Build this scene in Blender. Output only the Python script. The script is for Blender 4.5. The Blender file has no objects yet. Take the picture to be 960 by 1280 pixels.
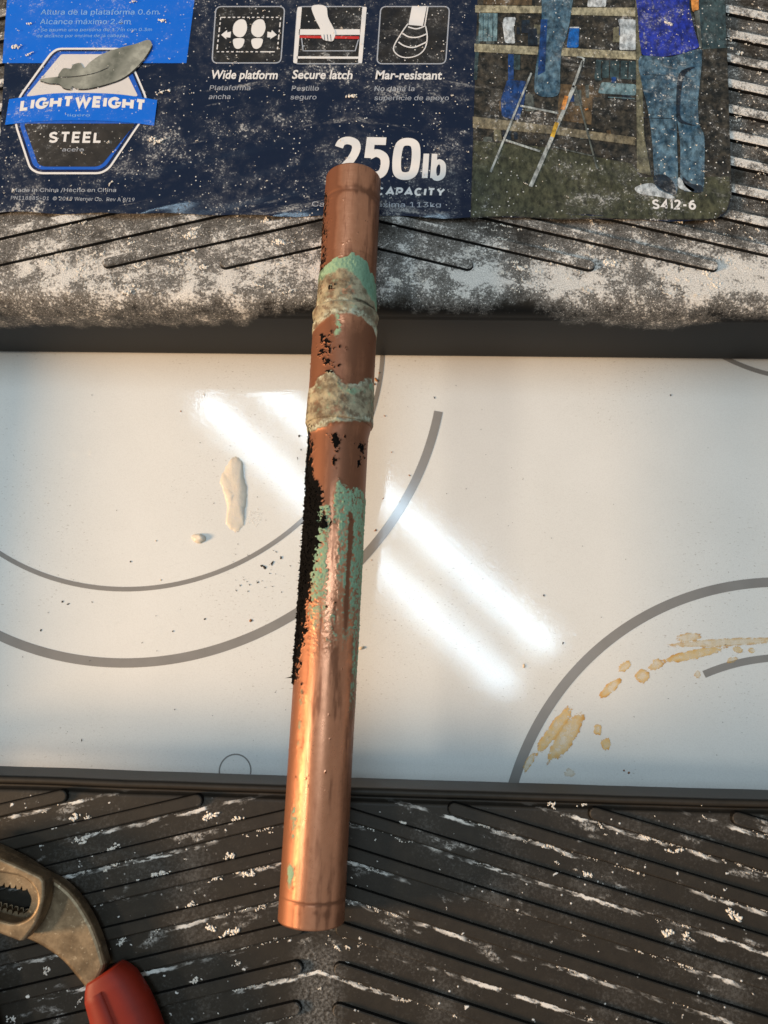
import bpy, bmesh, math, random
import numpy as np
from mathutils import Vector, Matrix

random.seed(7)
RNG = np.random.default_rng(11)
S = bpy.context.scene
COL = S.collection

# ------------------------------------------------------------------ camera
FPX = 960.0                                  # focal length in photo pixels (960 x 1280)
CH = 0.290                                   # camera height above the step tops
Xc = np.array([1, -.018, -.039]); Xc /= np.linalg.norm(Xc)
dn = np.array([.0345, -.203, .979]); dn -= Xc * dn.dot(Xc); dn /= np.linalg.norm(dn)
Zc = -dn
Yc = np.cross(Zc, Xc)
if Yc[1] < 0: Yc = -Yc
RW = np.array([Xc, Yc, Zc])                  # world = RW @ (right, up, forward)

def P(px, py, z=0.0):
    """point of the horizontal plane z that the photo shows at pixel px, py"""
    w = RW @ np.array([(px - 480) / FPX, (640 - py) / FPX, 1.0])
    t = (z - CH) / w[2]
    return np.array([0, 0, CH]) + w * t

def proj(p):
    c = (np.asarray(p) - np.array([0, 0, CH])) @ RW
    return np.stack([480 + FPX * c[..., 0] / c[..., 2], 640 - FPX * c[..., 1] / c[..., 2]], -1)

cam = bpy.data.cameras.new('camera')
cam.sensor_fit = 'VERTICAL'; cam.sensor_height = 32; cam.lens = 24
cam.clip_start = 0.01; cam.clip_end = 50
co = bpy.data.objects.new('camera', cam); COL.objects.link(co)
Mx = Matrix.Identity(4)
for r in range(3):
    Mx[r][0] = RW[r][0]; Mx[r][1] = RW[r][1]; Mx[r][2] = -RW[r][2]
Mx[2][3] = CH
co.matrix_world = Mx
cam.dof.use_dof = True; cam.dof.focus_distance = 0.300; cam.dof.aperture_fstop = 13
S.camera = co

# ------------------------------------------------------------------ world and lamps (an indoor kitchen)
W = bpy.data.worlds.new('World'); S.world = W; W.use_nodes = True
W.node_tree.nodes['Background'].inputs[0].default_value = (0.88, 0.96, 1.0, 1)
W.node_tree.nodes['Background'].inputs[1].default_value = 0.31

def area(name, loc, target, sx, sy, power, col, shape='RECTANGLE', up=None):
    l = bpy.data.lights.new(name, 'AREA'); l.shape = shape; l.size = sx; l.size_y = sy
    l.energy = power; l.color = col
    o = bpy.data.objects.new(name, l); COL.objects.link(o)
    z = (Vector(loc) - Vector(target)).normalized()
    x = Vector(up) if up is not None else Vector((1, 0, 0))
    x = (x - z * x.dot(z)).normalized(); y = z.cross(x)
    m = Matrix((x, y, z)).transposed().to_4x4(); m.translation = Vector(loc)
    o.matrix_world = m
    return o

ZC = 1.75; ZG = -0.053                       # ceiling tubes, cooktop glass
for a, b in (((318, 470), (690, 812)), ((252, 498), (640, 862))):
    p = P(*a, 2 * ZG - ZC); q = P(*b, 2 * ZG - ZC)
    p[2] = q[2] = ZC; c = (p + q) / 2
    area('ceiling_tube', c, (c[0], c[1], 0), float(np.linalg.norm(q - p)), 0.050, 5.6, (0.60, 0.82, 1.0), up=(q - p))
area('warm_lamp', (-1.84, -0.30, 0.62), (0, 0.05, -.03), 0.40, 0.40, 58, (1.0, 0.65, 0.36), 'DISK')
area('stripe_lamp', (-1.45, -0.25, 1.60), (0, 0.05, 0), 0.22, 0.22, 6, (1.0, 0.86, 0.68), 'DISK')  # weak extra lamp, added for a bright stripe on the pipe's left side

S.view_settings.view_transform = 'Standard'; S.view_settings.look = 'None'
S.view_settings.gamma = 1; S.view_settings.use_curve_mapping = False
S.view_settings.exposure = 0.18
S.render.engine = 'CYCLES'
S.render.resolution_x = 768; S.render.resolution_y = 1024

# ------------------------------------------------------------------ node helper
class G:
    def __init__(s, name):
        s.m = bpy.data.materials.new(name); s.m.use_nodes = True
        s.t = s.m.node_tree; s.b = s.t.nodes['Principled BSDF']
        s._pos = None
    def n(s, typ, ins=(), **props):
        k = s.t.nodes.new(typ)
        for a, v in props.items(): setattr(k, a, v)
        for a, v in (ins.items() if isinstance(ins, dict) else enumerate(ins)):
            if v is None: continue
            if isinstance(v, bpy.types.NodeSocket): s.t.links.new(v, k.inputs[a])
            else: k.inputs[a].default_value = v
        return k
    @property
    def pos(s):
        if s._pos is None: s._pos = s.n('ShaderNodeNewGeometry').outputs['Position']
        return s._pos
    def math(s, op, a, b=None, c=None):
        k = s.n('ShaderNodeMath', (a, b, c), operation=op); return k.outputs[0]
    def add(s, a, b): return s.math('ADD', a, b)
    def mul(s, a, b): return s.math('MULTIPLY', a, b)
    def sat(s, a):
        k = s.n('ShaderNodeMath', (a, 0.0), operation='ADD'); k.use_clamp = True; return k.outputs[0]
    def sep(s, v):
        k = s.n('ShaderNodeSeparateXYZ', (v,)); return k.outputs
    def comb(s, x, y, z): return s.n('ShaderNodeCombineXYZ', (x, y, z)).outputs[0]
    def scale(s, v, k): return s.n('ShaderNodeVectorMath', (v, k), operation='MULTIPLY').outputs[0]
    def noise(s, scale, detail=4, rough=.55, vec=None, dist=0.0):
        k = s.n('ShaderNodeTexNoise', {'Vector': vec if vec is not None else s.pos, 'Scale': scale, 'Detail': detail, 'Roughness': rough, 'Distortion': dist})
        return k.outputs['Fac']
    def voro(s, scale, vec=None, rand=1.0):
        k = s.n('ShaderNodeTexVoronoi', {'Vector': vec if vec is not None else s.pos, 'Scale': scale, 'Randomness': rand})
        return k.outputs['Distance']
    def step(s, v, a, b, lo=0.0, hi=1.0):
        k = s.n('ShaderNodeMapRange', {'Value': v, 'From Min': a, 'From Max': b, 'To Min': lo, 'To Max': hi}, interpolation_type='SMOOTHSTEP')
        return k.outputs[0]
    def mix(s, f, a, b):
        k = s.t.nodes.new('ShaderNodeMix'); k.data_type = 'RGBA'
        for sock, v in ((k.inputs[0], f), (k.inputs[6], a), (k.inputs[7], b)):
            if isinstance(v, bpy.types.NodeSocket): s.t.links.new(v, sock)
            else: sock.default_value = v if not isinstance(v, tuple) else (*v[:3], 1)
        return k.outputs[2]
    def mixf(s, f, a, b):
        k = s.t.nodes.new('ShaderNodeMix'); k.data_type = 'FLOAT'
        for sock, v in ((k.inputs[0], f), (k.inputs[2], a), (k.inputs[3], b)):
            if isinstance(v, bpy.types.NodeSocket): s.t.links.new(v, sock)
            else: sock.default_value = v
        return k.outputs[0]
    def attr(s, name):
        return s.n('ShaderNodeAttribute', attribute_name=name).outputs
    def bump(s, h, dist, strength=1.0, prev=None):
        k = s.n('ShaderNodeBump', {'Height': h, 'Distance': dist, 'Strength': strength})
        if prev is not None: s.t.links.new(prev, k.inputs['Normal'])
        return k.outputs[0]
    def set(s, **kw):
        names = dict(color='Base Color', rough='Roughness', metal='Metallic', normal='Normal', alpha='Alpha', spec='Specular IOR Level',
                     coat='Coat Weight', coatr='Coat Roughness', sss='Subsurface Weight', ior='IOR')
        for a, v in kw.items():
            i = s.b.inputs[names[a]]
            if isinstance(v, bpy.types.NodeSocket): s.t.links.new(v, i)
            elif isinstance(v, tuple): i.default_value = (*v[:3], 1)
            else: i.default_value = v
        return s

XCEN = -0.030; TANR = 0.255; PITCH = 0.01262; DUST = (0.80, 0.755, 0.69)
W0N = -0.0462; W0F = 0.1996                  # rib rows of the near and far step

def chevron(g):
    x, y, z = g.sep(g.pos)
    u = g.math('ABSOLUTE', g.math('SUBTRACT', x, XCEN))
    w = g.math('MULTIPLY_ADD', u, TANR, y)
    al = g.math('MULTIPLY_ADD', y, -TANR, u)
    return x, y, z, u, w, al

# ------------------------------------------------------------------ materials
def mat_simple(name, col, rough=.5, metal=0.0, var=.12, scale=300, **kw):
    g = G(name)
    n = g.noise(scale, 5, .6)
    c2 = tuple(min(1, c * (1 + var * 2)) for c in col); c1 = tuple(c * (1 - var * 2) for c in col)
    g.set(color=g.mix(n, c1, c2), rough=rough, metal=metal, **kw)
    return g.m

def mat_glass_top():
    g = G('cooktop_glass')
    x, y, z = g.sep(g.pos)
    st = g.comb(g.mul(x, 0.45), y, z)
    fleck = g.step(g.noise(1300, 3, .6, st), .62, .72)
    dens = g.step(g.noise(14, 2, .5), .40, .62)
    cloud = g.noise(22, 5, .6)
    base = g.mix(cloud, (0.655, 0.65, 0.615), (0.755, 0.75, 0.715))
    base = g.mix(g.mul(g.mul(fleck, dens), .75), base, (0.30, 0.26, 0.21))
    base = g.mix(g.mul(g.step(g.noise(1900, 4, .7), .40, .70), .20), base, (0.42, 0.40, 0.37))
    smear = g.step(g.noise(9, 4, .6, g.comb(g.add(x, y), g.mul(g.math('SUBTRACT', y, x), .35), z)), .45, .7)
    base = g.mix(g.mul(smear, .12), base, (0.80, 0.79, 0.77))
    rough = g.add(g.mul(smear, .03), g.mul(cloud, .02))
    rough = g.add(rough, .060)
    h = g.noise(650, 3, .65, g.comb(g.add(x, g.mul(y, .8)), g.mul(g.math('SUBTRACT', y, x), .55), z))
    nb = g.bump(h, .00012, .15)
    sc = g.noise(1.0, 2, .5, g.comb(g.mul(g.add(x, g.mul(y, .45)), 60.0), g.mul(g.math('SUBTRACT', y, g.mul(x, .45)), 2600.0), z))
    sc2 = g.noise(1.0, 2, .5, g.comb(g.mul(g.math('SUBTRACT', x, g.mul(y, .9)), 70.0), g.mul(g.add(y, g.mul(x, .9)), 1900.0), z))
    scr = g.mul(g.math('MAXIMUM', g.step(sc, .68, .72), g.step(sc2, .70, .74)), g.step(g.noise(40, 3, .5), .5, .65))
    nb = g.bump(scr, .00010, .5, nb)
    g.set(color=base, rough=rough, normal=nb, spec=.41)
    return g.m

def mat_step(far):
    g = G('dusty_platform_plastic' if far else 'dusty_step_plastic')
    x, y, z, u, w, al = chevron(g)
    base = g.mix(g.noise(240, 6, .65), (0.015, 0.0115, 0.0080), (0.040, 0.031, 0.021))
    fine = g.noise(900, 8, .72)
    mid = g.noise(130, 6, .68)
    lowf = g.noise(35, 4, .55)
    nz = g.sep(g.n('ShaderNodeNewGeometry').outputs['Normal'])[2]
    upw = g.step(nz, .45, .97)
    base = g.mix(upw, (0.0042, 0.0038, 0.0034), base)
    if far:
        a = g.attr('dust')['Fac']
        streak = g.noise(60, 6, .7, g.comb(g.mul(al, .35), g.mul(w, 3.0), z))
        vfine = g.noise(2300, 4, .7)
        v = g.add(g.add(g.mul(mid, 1.0), g.mul(fine, .95)), g.add(g.mul(lowf, .80), g.mul(streak, .40)))     # about 1.57 on average
        d = g.add(g.math('SUBTRACT', v, .22), g.mul(g.math('SUBTRACT', a, .62), 1.7))
        grain = g.step(vfine, .34, .60)
        heavy = g.mul(g.step(d, 1.33, 1.50), g.mixf(grain, .55, 1.0))
        light = g.mul(g.step(d, .95, 1.45), g.mixf(grain, .02, .30))
        dots = g.mul(g.step(g.voro(380), .20, .10), g.step(d, 1.2, 1.35))
        dots = g.math('MAXIMUM', dots, g.mul(g.step(g.voro(900), .26, .14), g.mul(g.step(d, 1.05, 1.3), .8)))
        heavy = g.math('MAXIMUM', heavy, g.mul(dots, g.step(a, .1, .4)))
        m = g.math('MAXIMUM', heavy, light)
        m = g.mul(m, upw) if False else m
        # steep rib walls shed the dust
        m = g.mul(m, g.mixf(upw, g.step(z, .0, -.001), 1.0))
    else:
        ph = g.math('FRACT', g.math('DIVIDE', g.math('SUBTRACT', g.add(w, g.mul(g.math('SUBTRACT', g.noise(110, 5, .65), .5), .0032)), W0N - .0050), PITCH))
        edge = g.sat(g.math('SUBTRACT', 1.0, g.mul(g.math('ABSOLUTE', g.math('SUBTRACT', ph, .955)), 9.0)))
        sn = g.noise(55, 5, .62, g.comb(g.mul(al, .6), g.mul(w, 1.3), z))
        streak = g.mul(g.step(g.mul(edge, g.add(.35, fine)), .30, .55), g.mul(g.step(sn, .46, .60), g.step(g.noise(420, 4, .6, g.comb(g.mul(al, .4), w, z)), .42, .56)))
        smear = g.mul(g.step(g.noise(95, 5, .6, g.comb(g.mul(al, .55), g.mul(w, 1.4), z)), .60, .72), g.step(fine, .40, .62))
        spots = g.mul(g.step(g.noise(330, 3, .5), .69, .73), .9)
        dotv = g.step(g.voro(260), .12, .06)
        dotm = g.mul(dotv, g.step(lowf, .5, .62))
        film = g.mul(g.step(g.add(g.mul(fine, .6), g.mul(lowf, .6)), .60, .86), .10)
        cen = g.mul(g.step(u, .012, .003), g.step(fine, .38, .75))
        cen = g.mul(cen, g.mul(g.step(y, -.09, -.098), .28))
        m = g.math('MAXIMUM', g.math('MAXIMUM', g.mul(streak, .9), g.mul(smear, .7)), g.math('MAXIMUM', spots, dotm))
        m = g.math('MAXIMUM', m, g.math('MAXIMUM', film, cen))
        m = g.mul(m, g.mixf(upw, .0, 1.0))
        m = g.mul(m, g.step(y, -.0445, -.049))
    col = g.mix(m, base, DUST)
    b = g.bump(g.noise(1400, 3, .6), .00012, .4)
    b = g.bump(m, .0005, .6, b)
    g.set(color=col, rough=g.mixf(m, .52, .95), normal=b, spec=.20)
    return g.m

_lab = {}
def mat_label(name, col, col2=None, dust=1.0, metal=0.0, rough=.16, tex=None):
    """printed laminate with plaster dust over it"""
    if name in _lab: return _lab[name]
    g = G(name)
    x, y, z, u, w, al = chevron(g)
    base = tuple(col)
    if col2 is not None:
        base = g.mix(g.step(g.noise(tex or 160, 6, .65), .35, .65), col, col2)
    if name.startswith('photo_'):            # printed photograph: grain and mottled tone
        gn = g.noise(520, 5, .7, g.comb(x, g.mul(y, .55), z))
        base = g.mix(1.0, base, (1, 1, 1)); mn = base.node; mn.blend_type = 'MULTIPLY'
        gv = g.step(gn, .30, .70, .35, 1.55)
        g.t.links.new(g.comb(gv, gv, gv), mn.inputs[7])
    fine = g.noise(1100, 7, .70)
    mid = g.noise(210, 5, .65)
    low = g.noise(38, 4, .6)
    sp1 = g.step(g.add(g.mul(fine, .62), g.add(g.mul(mid, .42), g.mul(low, .34))), .745, .87)
    sp2 = g.step(g.voro(420), .16, .08)
    sp2 = g.mul(sp2, g.step(g.noise(60, 3, .5), .40, .56))
    strk = g.step(g.noise(90, 5, .68, g.comb(g.mul(al, .28), g.mul(w, 1.8), z)), .60, .80)
    film = g.mul(g.step(g.add(g.mul(mid, .5), g.mul(low, .55)), .46, .72), .045)
    patch = g.step(g.noise(20, 3, .55, g.comb(g.mul(al, .6), w, z)), .38, .60, .25, 1.0)
    m = g.math('MAXIMUM', g.mul(g.mul(sp1, patch), .75), g.mul(sp2, .9))
    m = g.math('MAXIMUM', m, g.mul(g.mul(strk, g.step(fine, .38, .60)), .55))
    m = g.sat(g.mul(g.add(m, film), dust))
    wave = g.math('SINE', g.mul(g.math('DIVIDE', w, PITCH), 2 * math.pi))
    bw = g.bump(g.add(g.mul(wave, .5), g.mul(g.noise(45, 3, .5), 1.6)), .0006, .5)
    bb = g.bump(m, .0003, .5, bw)
    g.set(color=g.mix(m, base, DUST), rough=g.mixf(m, rough, .95), normal=bb, metal=metal, spec=.38)
    _lab[name] = g.m
    return g.m

def mat_pipe():
    g = G('weathered_copper')
    a = g.attr('weather'); b = g.attr('weather2')
    ca = g.sep(a['Vector']); cb = g.sep(b['Vector'])
    green, solder, black = ca[0], ca[1], ca[2]
    tarn_dim, pale, dgreen = cb[0], cb[1], cb[2]
    n1 = g.noise(420, 6, .65); n2 = g.noise(1500, 4, .65)
    cop = g.mix(n1, (0.60, 0.250, 0.130), (0.73, 0.335, 0.190))
    cop = g.mix(g.mul(g.step(n2, .66, .78), .25), cop, (0.90, 0.52, 0.33))
    cop = g.mix(g.step(tarn_dim, 0, 1), cop, (0.190, 0.074, 0.036))
    gr = g.mix(n2, (0.12, 0.215, 0.13), (0.28, 0.41, 0.265))
    gr = g.mix(g.mul(dgreen, .7), gr, (0.09, 0.185, 0.125))
    so = g.mix(g.step(g.noise(230, 6, .6), .34, .66), (0.115, 0.088, 0.052), (0.33, 0.285, 0.185))
    so = g.mix(g.mul(g.step(g.noise(190, 6, .7), .52, .64), .75), so, (0.10, 0.055, 0.03))
    so = g.mix(g.mul(g.step(g.noise(260, 5, .65), .56, .68), .6), so, (0.20, 0.29, 0.19))
    so = g.mix(g.mul(g.step(pale, 0, 1), g.step(n1, .42, .62)), so, (0.42, 0.43, 0.32))
    bl = (0.0028, 0.0024, 0.0021)
    m1 = g.step(solder, .25, .72); m2 = g.step(green, .28, .68); m3 = g.step(black, .28, .70)
    col = g.mix(m1, cop, so); col = g.mix(m2, col, gr); col = g.mix(m3, col, bl)
    cov = g.math('MAXIMUM', g.math('MAXIMUM', m1, m2), m3)
    metal = g.mul(g.math('SUBTRACT', 1.0, cov), g.mixf(tarn_dim, .96, .55))
    r0 = g.mixf(tarn_dim, .25, .50)
    r0 = g.add(r0, g.mul(g.math('SUBTRACT', n1, .5), .10))
    rough = g.mixf(cov, r0, .86)
    bmp = g.bump(g.add(n2, g.mul(n1, .7)), .00018, g.mixf(cov, .06, .32))
    yy = g.sep(g.pos)[1]
    rings = g.noise(1.0, 3, .6, g.comb(0.0, g.mul(yy, 1100.0), 0.0))
    bmp = g.bump(rings, .00010, g.mul(g.step(yy, .150, .165), .35), bmp)
    g.set(color=col, metal=metal, rough=rough, normal=bmp, spec=g.mixf(m3, .42, .06))
    return g.m

def mat_plier_steel():
    g = G('brassy_plier_steel')
    n1 = g.noise(160, 6, .65); n2 = g.noise(700, 4, .6)
    c = g.mix(g.step(n1, .35, .7), (0.15, 0.105, 0.062), (0.28, 0.205, 0.125))
    c = g.mix(g.mul(g.step(n2, .58, .72), .6), c, (0.52, 0.42, 0.28))
    g.set(color=c, metal=.85, rough=g.mixf(n1, .36, .60), normal=g.bump(n2, .0002, .3))
    return g.m

def mat_stain():
    g = G('dried_orange_sauce')
    e = g.attr('edge')['Fac']
    n = g.noise(420, 5, .6)
    n3 = g.noise(900, 5, .65)
    v = g.add(e, g.mul(g.math('SUBTRACT', n, .5), 1.6))
    c = g.mix(g.step(v, .1, 1.0), (0.78, 0.54, 0.20), (0.62, 0.30, 0.035))
    cut = g.step(g.add(g.add(g.mul(n, 1.1), g.mul(n3, .7)), g.mul(e, -.62)), .38, .62)
    al = g.mul(g.mul(g.attr('fade')['Fac'], cut), g.step(v, -.3, .7, .28, .95))
    g.set(color=c, rough=.4, alpha=al)
    return g.m

def mat_batter():
    g = G('dried_batter')
    n = g.noise(260, 5, .6)
    g.set(color=g.mix(n, (0.54, 0.475, 0.385), (0.68, 0.62, 0.52)), rough=.5, sss=.15, normal=g.bump(g.noise(500, 4, .6), .0004, .5))
    g.b.inputs['Subsurface Radius'].default_value = (.003, .002, .001)
    return g.m

M_GLASS = mat_glass_top(); M_FAR = mat_step(True); M_NEAR = mat_step(False); M_PIPE = mat_pipe()
M_STEEL = mat_plier_steel(); M_STAIN = mat_stain(); M_BATTER = mat_batter()
M_RING = mat_simple('printed_grey_ring', (0.235, 0.222, 0.205), .12, var=.08, scale=90, spec=.6)
M_RIM = mat_simple('black_rim_plastic', (0.020, 0.018, 0.016), .34, scale=500)
M_RAIL = mat_simple('grey_steel_rail', (0.35, 0.35, 0.36), .35, .9)
M_GRIP = mat_simple('red_rubber_grip', (0.17, 0.012, 0.004), .55, var=.10, scale=220, spec=.22)
M_DUST = mat_simple('plaster_dust', (0.74, 0.69, 0.61), .95, var=.08, scale=900)
M_SOOT = mat_simple('black_crust', (0.0040, 0.0034, 0.0029), .95, var=.3, spec=.04, scale=900)
M_CRUMB = mat_simple('dark_crumb', (0.030, 0.022, 0.016), .8, var=.3, scale=900)
M_BROWN = mat_simple('brown_crumb', (0.30, 0.13, 0.05), .7, var=.3, scale=900)
M_PALE = mat_simple('pale_crumb', (0.62, 0.50, 0.36), .8, var=.2, scale=900)

# ------------------------------------------------------------------ object helpers
WL = {}
def place(o, origin, parent):
    WL[o.name] = np.array(origin, float)
    if parent is not None:
        o.parent = parent; o.location = Vector(origin) - Vector(WL[parent.name])
    else: o.location = Vector(origin)

def tag(o, label=None, cat=None, group=None, kind=None):
    for k, v in (('label', label), ('category', cat), ('group', group), ('kind', kind)):
        if v: o[k] = v
    return o

def empty(name, loc, parent=None):
    o = bpy.data.objects.new(name, None); o.empty_display_size = .02
    COL.objects.link(o); place(o, loc, parent); return o

def mk(name, verts, faces, mat, parent=None, smooth=False, attrs=None, vattrs=None, smooth_angle=None):
    v = np.asarray(verts, float)
    org = (v.min(0) + v.max(0)) / 2; org[2] = v[:, 2].min()
    me = bpy.data.meshes.new(name)
    me.from_pydata((v - org).tolist(), [], faces if isinstance(faces, list) else faces.tolist())
    me.update()
    if smooth: me.polygons.foreach_set('use_smooth', [True] * len(me.polygons))
    for k, a in (attrs or {}).items():
        at = me.attributes.new(k, 'FLOAT', 'POINT'); at.data.foreach_set('value', np.asarray(a, np.float32).ravel())
    for k, a in (vattrs or {}).items():
        at = me.attributes.new(k, 'FLOAT_VECTOR', 'POINT'); at.data.foreach_set('vector', np.asarray(a, np.float32).ravel())
    me.materials.append(mat)
    o = bpy.data.objects.new(name, me); COL.objects.link(o); place(o, org, parent)
    return o

def grid_faces(nu, nv, wrapv=False):
    i = np.arange(nu - 1)[:, None]; j = np.arange(nv if wrapv else nv - 1)[None, :]
    j2 = (j + 1) % nv
    a = i * nv + j; b = i * nv + j2; c = (i + 1) * nv + j2; d = (i + 1) * nv + j
    return np.stack([a, b, c, d], -1).reshape(-1, 4)

# numpy value noise -------------------------------------------------
_T = RNG.random((64, 64, 64)).astype(np.float32)
def vnoise(p):
    p = np.asarray(p); i = np.floor(p).astype(int); f = p - i; f = f * f * (3 - 2 * f)
    out = 0
    for dx in (0, 1):
        for dy in (0, 1):
            for dz in (0, 1):
                wgt = (f[..., 0] if dx else 1 - f[..., 0]) * (f[..., 1] if dy else 1 - f[..., 1]) * (f[..., 2] if dz else 1 - f[..., 2])
                out = out + wgt * _T[(i[..., 0] + dx) % 64, (i[..., 1] + dy) % 64, (i[..., 2] + dz) % 64]
    return out
def fbm(p, oct=5, rough=.55):
    p = np.asarray(p, float); a = 1.0; s = 0; t = 0
    for k in range(oct):
        s = s + a * vnoise(p * 2.03 ** k + 17.3 * k); t += a; a *= rough
    return s / t
def sstep(v, a, b):
    t = np.clip((v - a) / (b - a), 0, 1); return t * t * (3 - 2 * t)

# lumps -------------------------------------------------------------
_bm = bmesh.new(); bmesh.ops.create_icosphere(_bm, subdivisions=1, radius=1)
ICO_V = np.array([v.co[:] for v in _bm.verts]); ICO_F = np.array([[v.index for v in f.verts] for f in _bm.faces]); _bm.free()
def cluster(pts, sizes):
    """break every clump into a ragged heap of smaller crumbs"""
    P2 = []; S2 = []
    for p, z in zip(pts, sizes):
        if z < .0003: P2.append(p); S2.append(z); continue
        n = int(6 + z / .00009)
        ang = (-.25 if p[0] > XCEN else .25) + random.gauss(0, .3); el = 1.1 + random.random() * 1.0
        for _ in range(n):
            a, b = random.gauss(0, .62) * z * el, random.gauss(0, .62) * z / el
            P2.append((p[0] + a * math.cos(ang) - b * math.sin(ang), p[1] + a * math.sin(ang) + b * math.cos(ang), p[2])); S2.append(z * random.uniform(.16, .44))
    return P2, S2
def lumps(name, pts, sizes, mat, flat=.45, parent=None, rough=.35, stretch=None):
    vs = []; fs = []; k = 0
    for (p, s) in zip(pts, sizes):
        j = 1 + rough * (RNG.random((len(ICO_V), 1)) - .5) * 2
        v = ICO_V * j
        ax = 1 + RNG.random() * 0.9
        v = v * np.array([ax, 1 / ax ** .5, flat]) * s
        a = RNG.random() * 6.283 if stretch is None else stretch + RNG.normal() * .35
        c, sn = math.cos(a), math.sin(a)
        v = v @ np.array([[c, sn, 0], [-sn, c, 0], [0, 0, 1]])
        vs.append(v + np.asarray(p)); fs.append(ICO_F + k); k += len(ICO_V)
    return mk(name, np.concatenate(vs), np.concatenate(fs), mat, parent, smooth=True)

# ------------------------------------------------------------------ cooktop
def slab(name, x0, x1, y0, y1, z0, z1, mat, parent, r=.002):
    bm = bmesh.new(); bmesh.ops.create_cube(bm, size=1)
    for v in bm.verts: v.co = Vector(((x0 + x1) / 2 + v.co.x * (x1 - x0), (y0 + y1) / 2 + v.co.y * (y1 - y0), (z0 + z1) / 2 + v.co.z * (z1 - z0)))
    bmesh.ops.bevel(bm, geom=bm.edges[:], offset=r, segments=2, affect='EDGES', profile=.6)
    v = [list(q.co) for q in bm.verts]; f = [[q.index for q in p.verts] for p in bm.faces]; bm.free()
    return mk(name, v, f, mat, parent)

top = empty('cooktop', (0, .05, ZG - .01))
tag(top, 'white glossy glass cooktop with grey printed burner rings, under the step stool', 'cooktop')
slab('glass_plate', -.42, .42, -.26, .36, ZG - .01, ZG, M_GLASS, top)

def arc_ring(c, r, w, a0, a1, n=160, name='burner_ring'):
    a = np.linspace(a0, a1, n); z = ZG + .0001
    v = []
    for t in a:
        for rr in (r - w / 2, r + w / 2): v.append((c[0] + rr * math.cos(t), c[1] + rr * math.sin(t), z))
    return mk(name, v, grid_faces(n, 2)[:, ::-1], M_RING, top)
cA = (-.1308, .1438); cB = (.1643, -.0836)
e0 = P(552, 515, ZG); aE = math.atan2(e0[1] - cA[1], e0[0] - cA[0])
arc_ring(cA, .1435, .0041, -math.pi * .93, aE)
arc_ring((-.1323, .1490), .1160, .0021, -math.pi, math.pi * .6)
arc_ring(cB, .1262, .0042, -math.pi * .2, math.pi * 1.2)
q = P(880, 843, ZG); rI = math.hypot(q[0] - cB[0], q[1] - cB[1])
arc_ring(cB, rI, .0031, math.atan2(q[1] - cB[1], q[0] - cB[0]) - 1.9, math.atan2(q[1] - cB[1], q[0] - cB[0]), 100)
q = P(930, 458, ZG); arc_ring((q[0] + .030, q[1] + .072), .078, .0022, 0, 2 * math.pi)
q = P(294, 962, ZG); arc_ring((q[0], q[1] - .0005), .0068, .0006, 0, 2 * math.pi, 60, 'control_mark')

# ------------------------------------------------------------------ step stool
stool = empty('step_stool', (XCEN, .05, ZG))
tag(stool, 'dusty black ribbed plastic step stool laid flat across the white cooktop', 'step stool')

# far platform: profile from the far end to the front lip
FY = .1452
prof = [(.62, -.045), (.62, -.004), (.616, 0)] + [(y, 0) for y in np.linspace(.60, .200, 60)] + [(y, 0) for y in np.linspace(.198, FY + .0085, 40)]
for t in np.linspace(0.06, 1, 20) * math.pi / 2:
    prof.append((FY + .0085 * (1 - math.sin(t)) + 0.0, -.0085 * (1 - math.cos(t))))
for z in np.linspace(-.0095, -.0500, 40): prof.append((FY + .0006 * math.sin(z * 90), z))
prof += [(FY + .003, -.0503), (FY + .004, -.046)]
xs = np.linspace(XCEN - .235, XCEN + .235, 420)
prof = np.array(prof)
V = np.zeros((len(xs), len(prof), 3)); V[..., 0] = xs[:, None]; V[..., 1:] = prof[None]
flatm = (V[..., 2] > -1e-6)
nb = fbm(V * [120, 120, 60] + 3, 4); nl = fbm(V * [28, 28, 10] + 9, 3)
V[..., 2] += np.where(flatm, 0, 0) - .0004 * (nb - .5) * (V[..., 2] > -.01)
# how far the dust reaches down over the rounded front edge
zx = np.interp(xs, [-.20, -.10, -.075, -.062, -.03, .0, .045, .060, .10, .128, .2], [-.023, -.021, -.018, -.010, -.006, -.008, -.007, -.015, -.019, -.014, -.010])
n2 = fbm(np.stack([xs * 160, xs * 0 + 4, xs * 0], -1), 5, .65)
edge = (zx + .004 * (n2 - .5) * 2)[:, None]
jit = .002 * (fbm(V * [420, 420, 300], 4, .65) - .5) * 2
dust = sstep(V[..., 2] + jit, edge - .009, edge + .009)
dust = dust * .62
# the band by the front edge holds most of it
band = np.exp(-((V[..., 1] - .160) / .016) ** 2)
dust = np.clip(dust * (.82 + .30 * band), 0, 1)
plat = mk('platform', V.reshape(-1, 3), grid_faces(len(xs), len(prof)), M_FAR, stool, smooth=True, attrs={'dust': dust})
tag(plat, 'platform thick with white plaster dust, black front lip')

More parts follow.
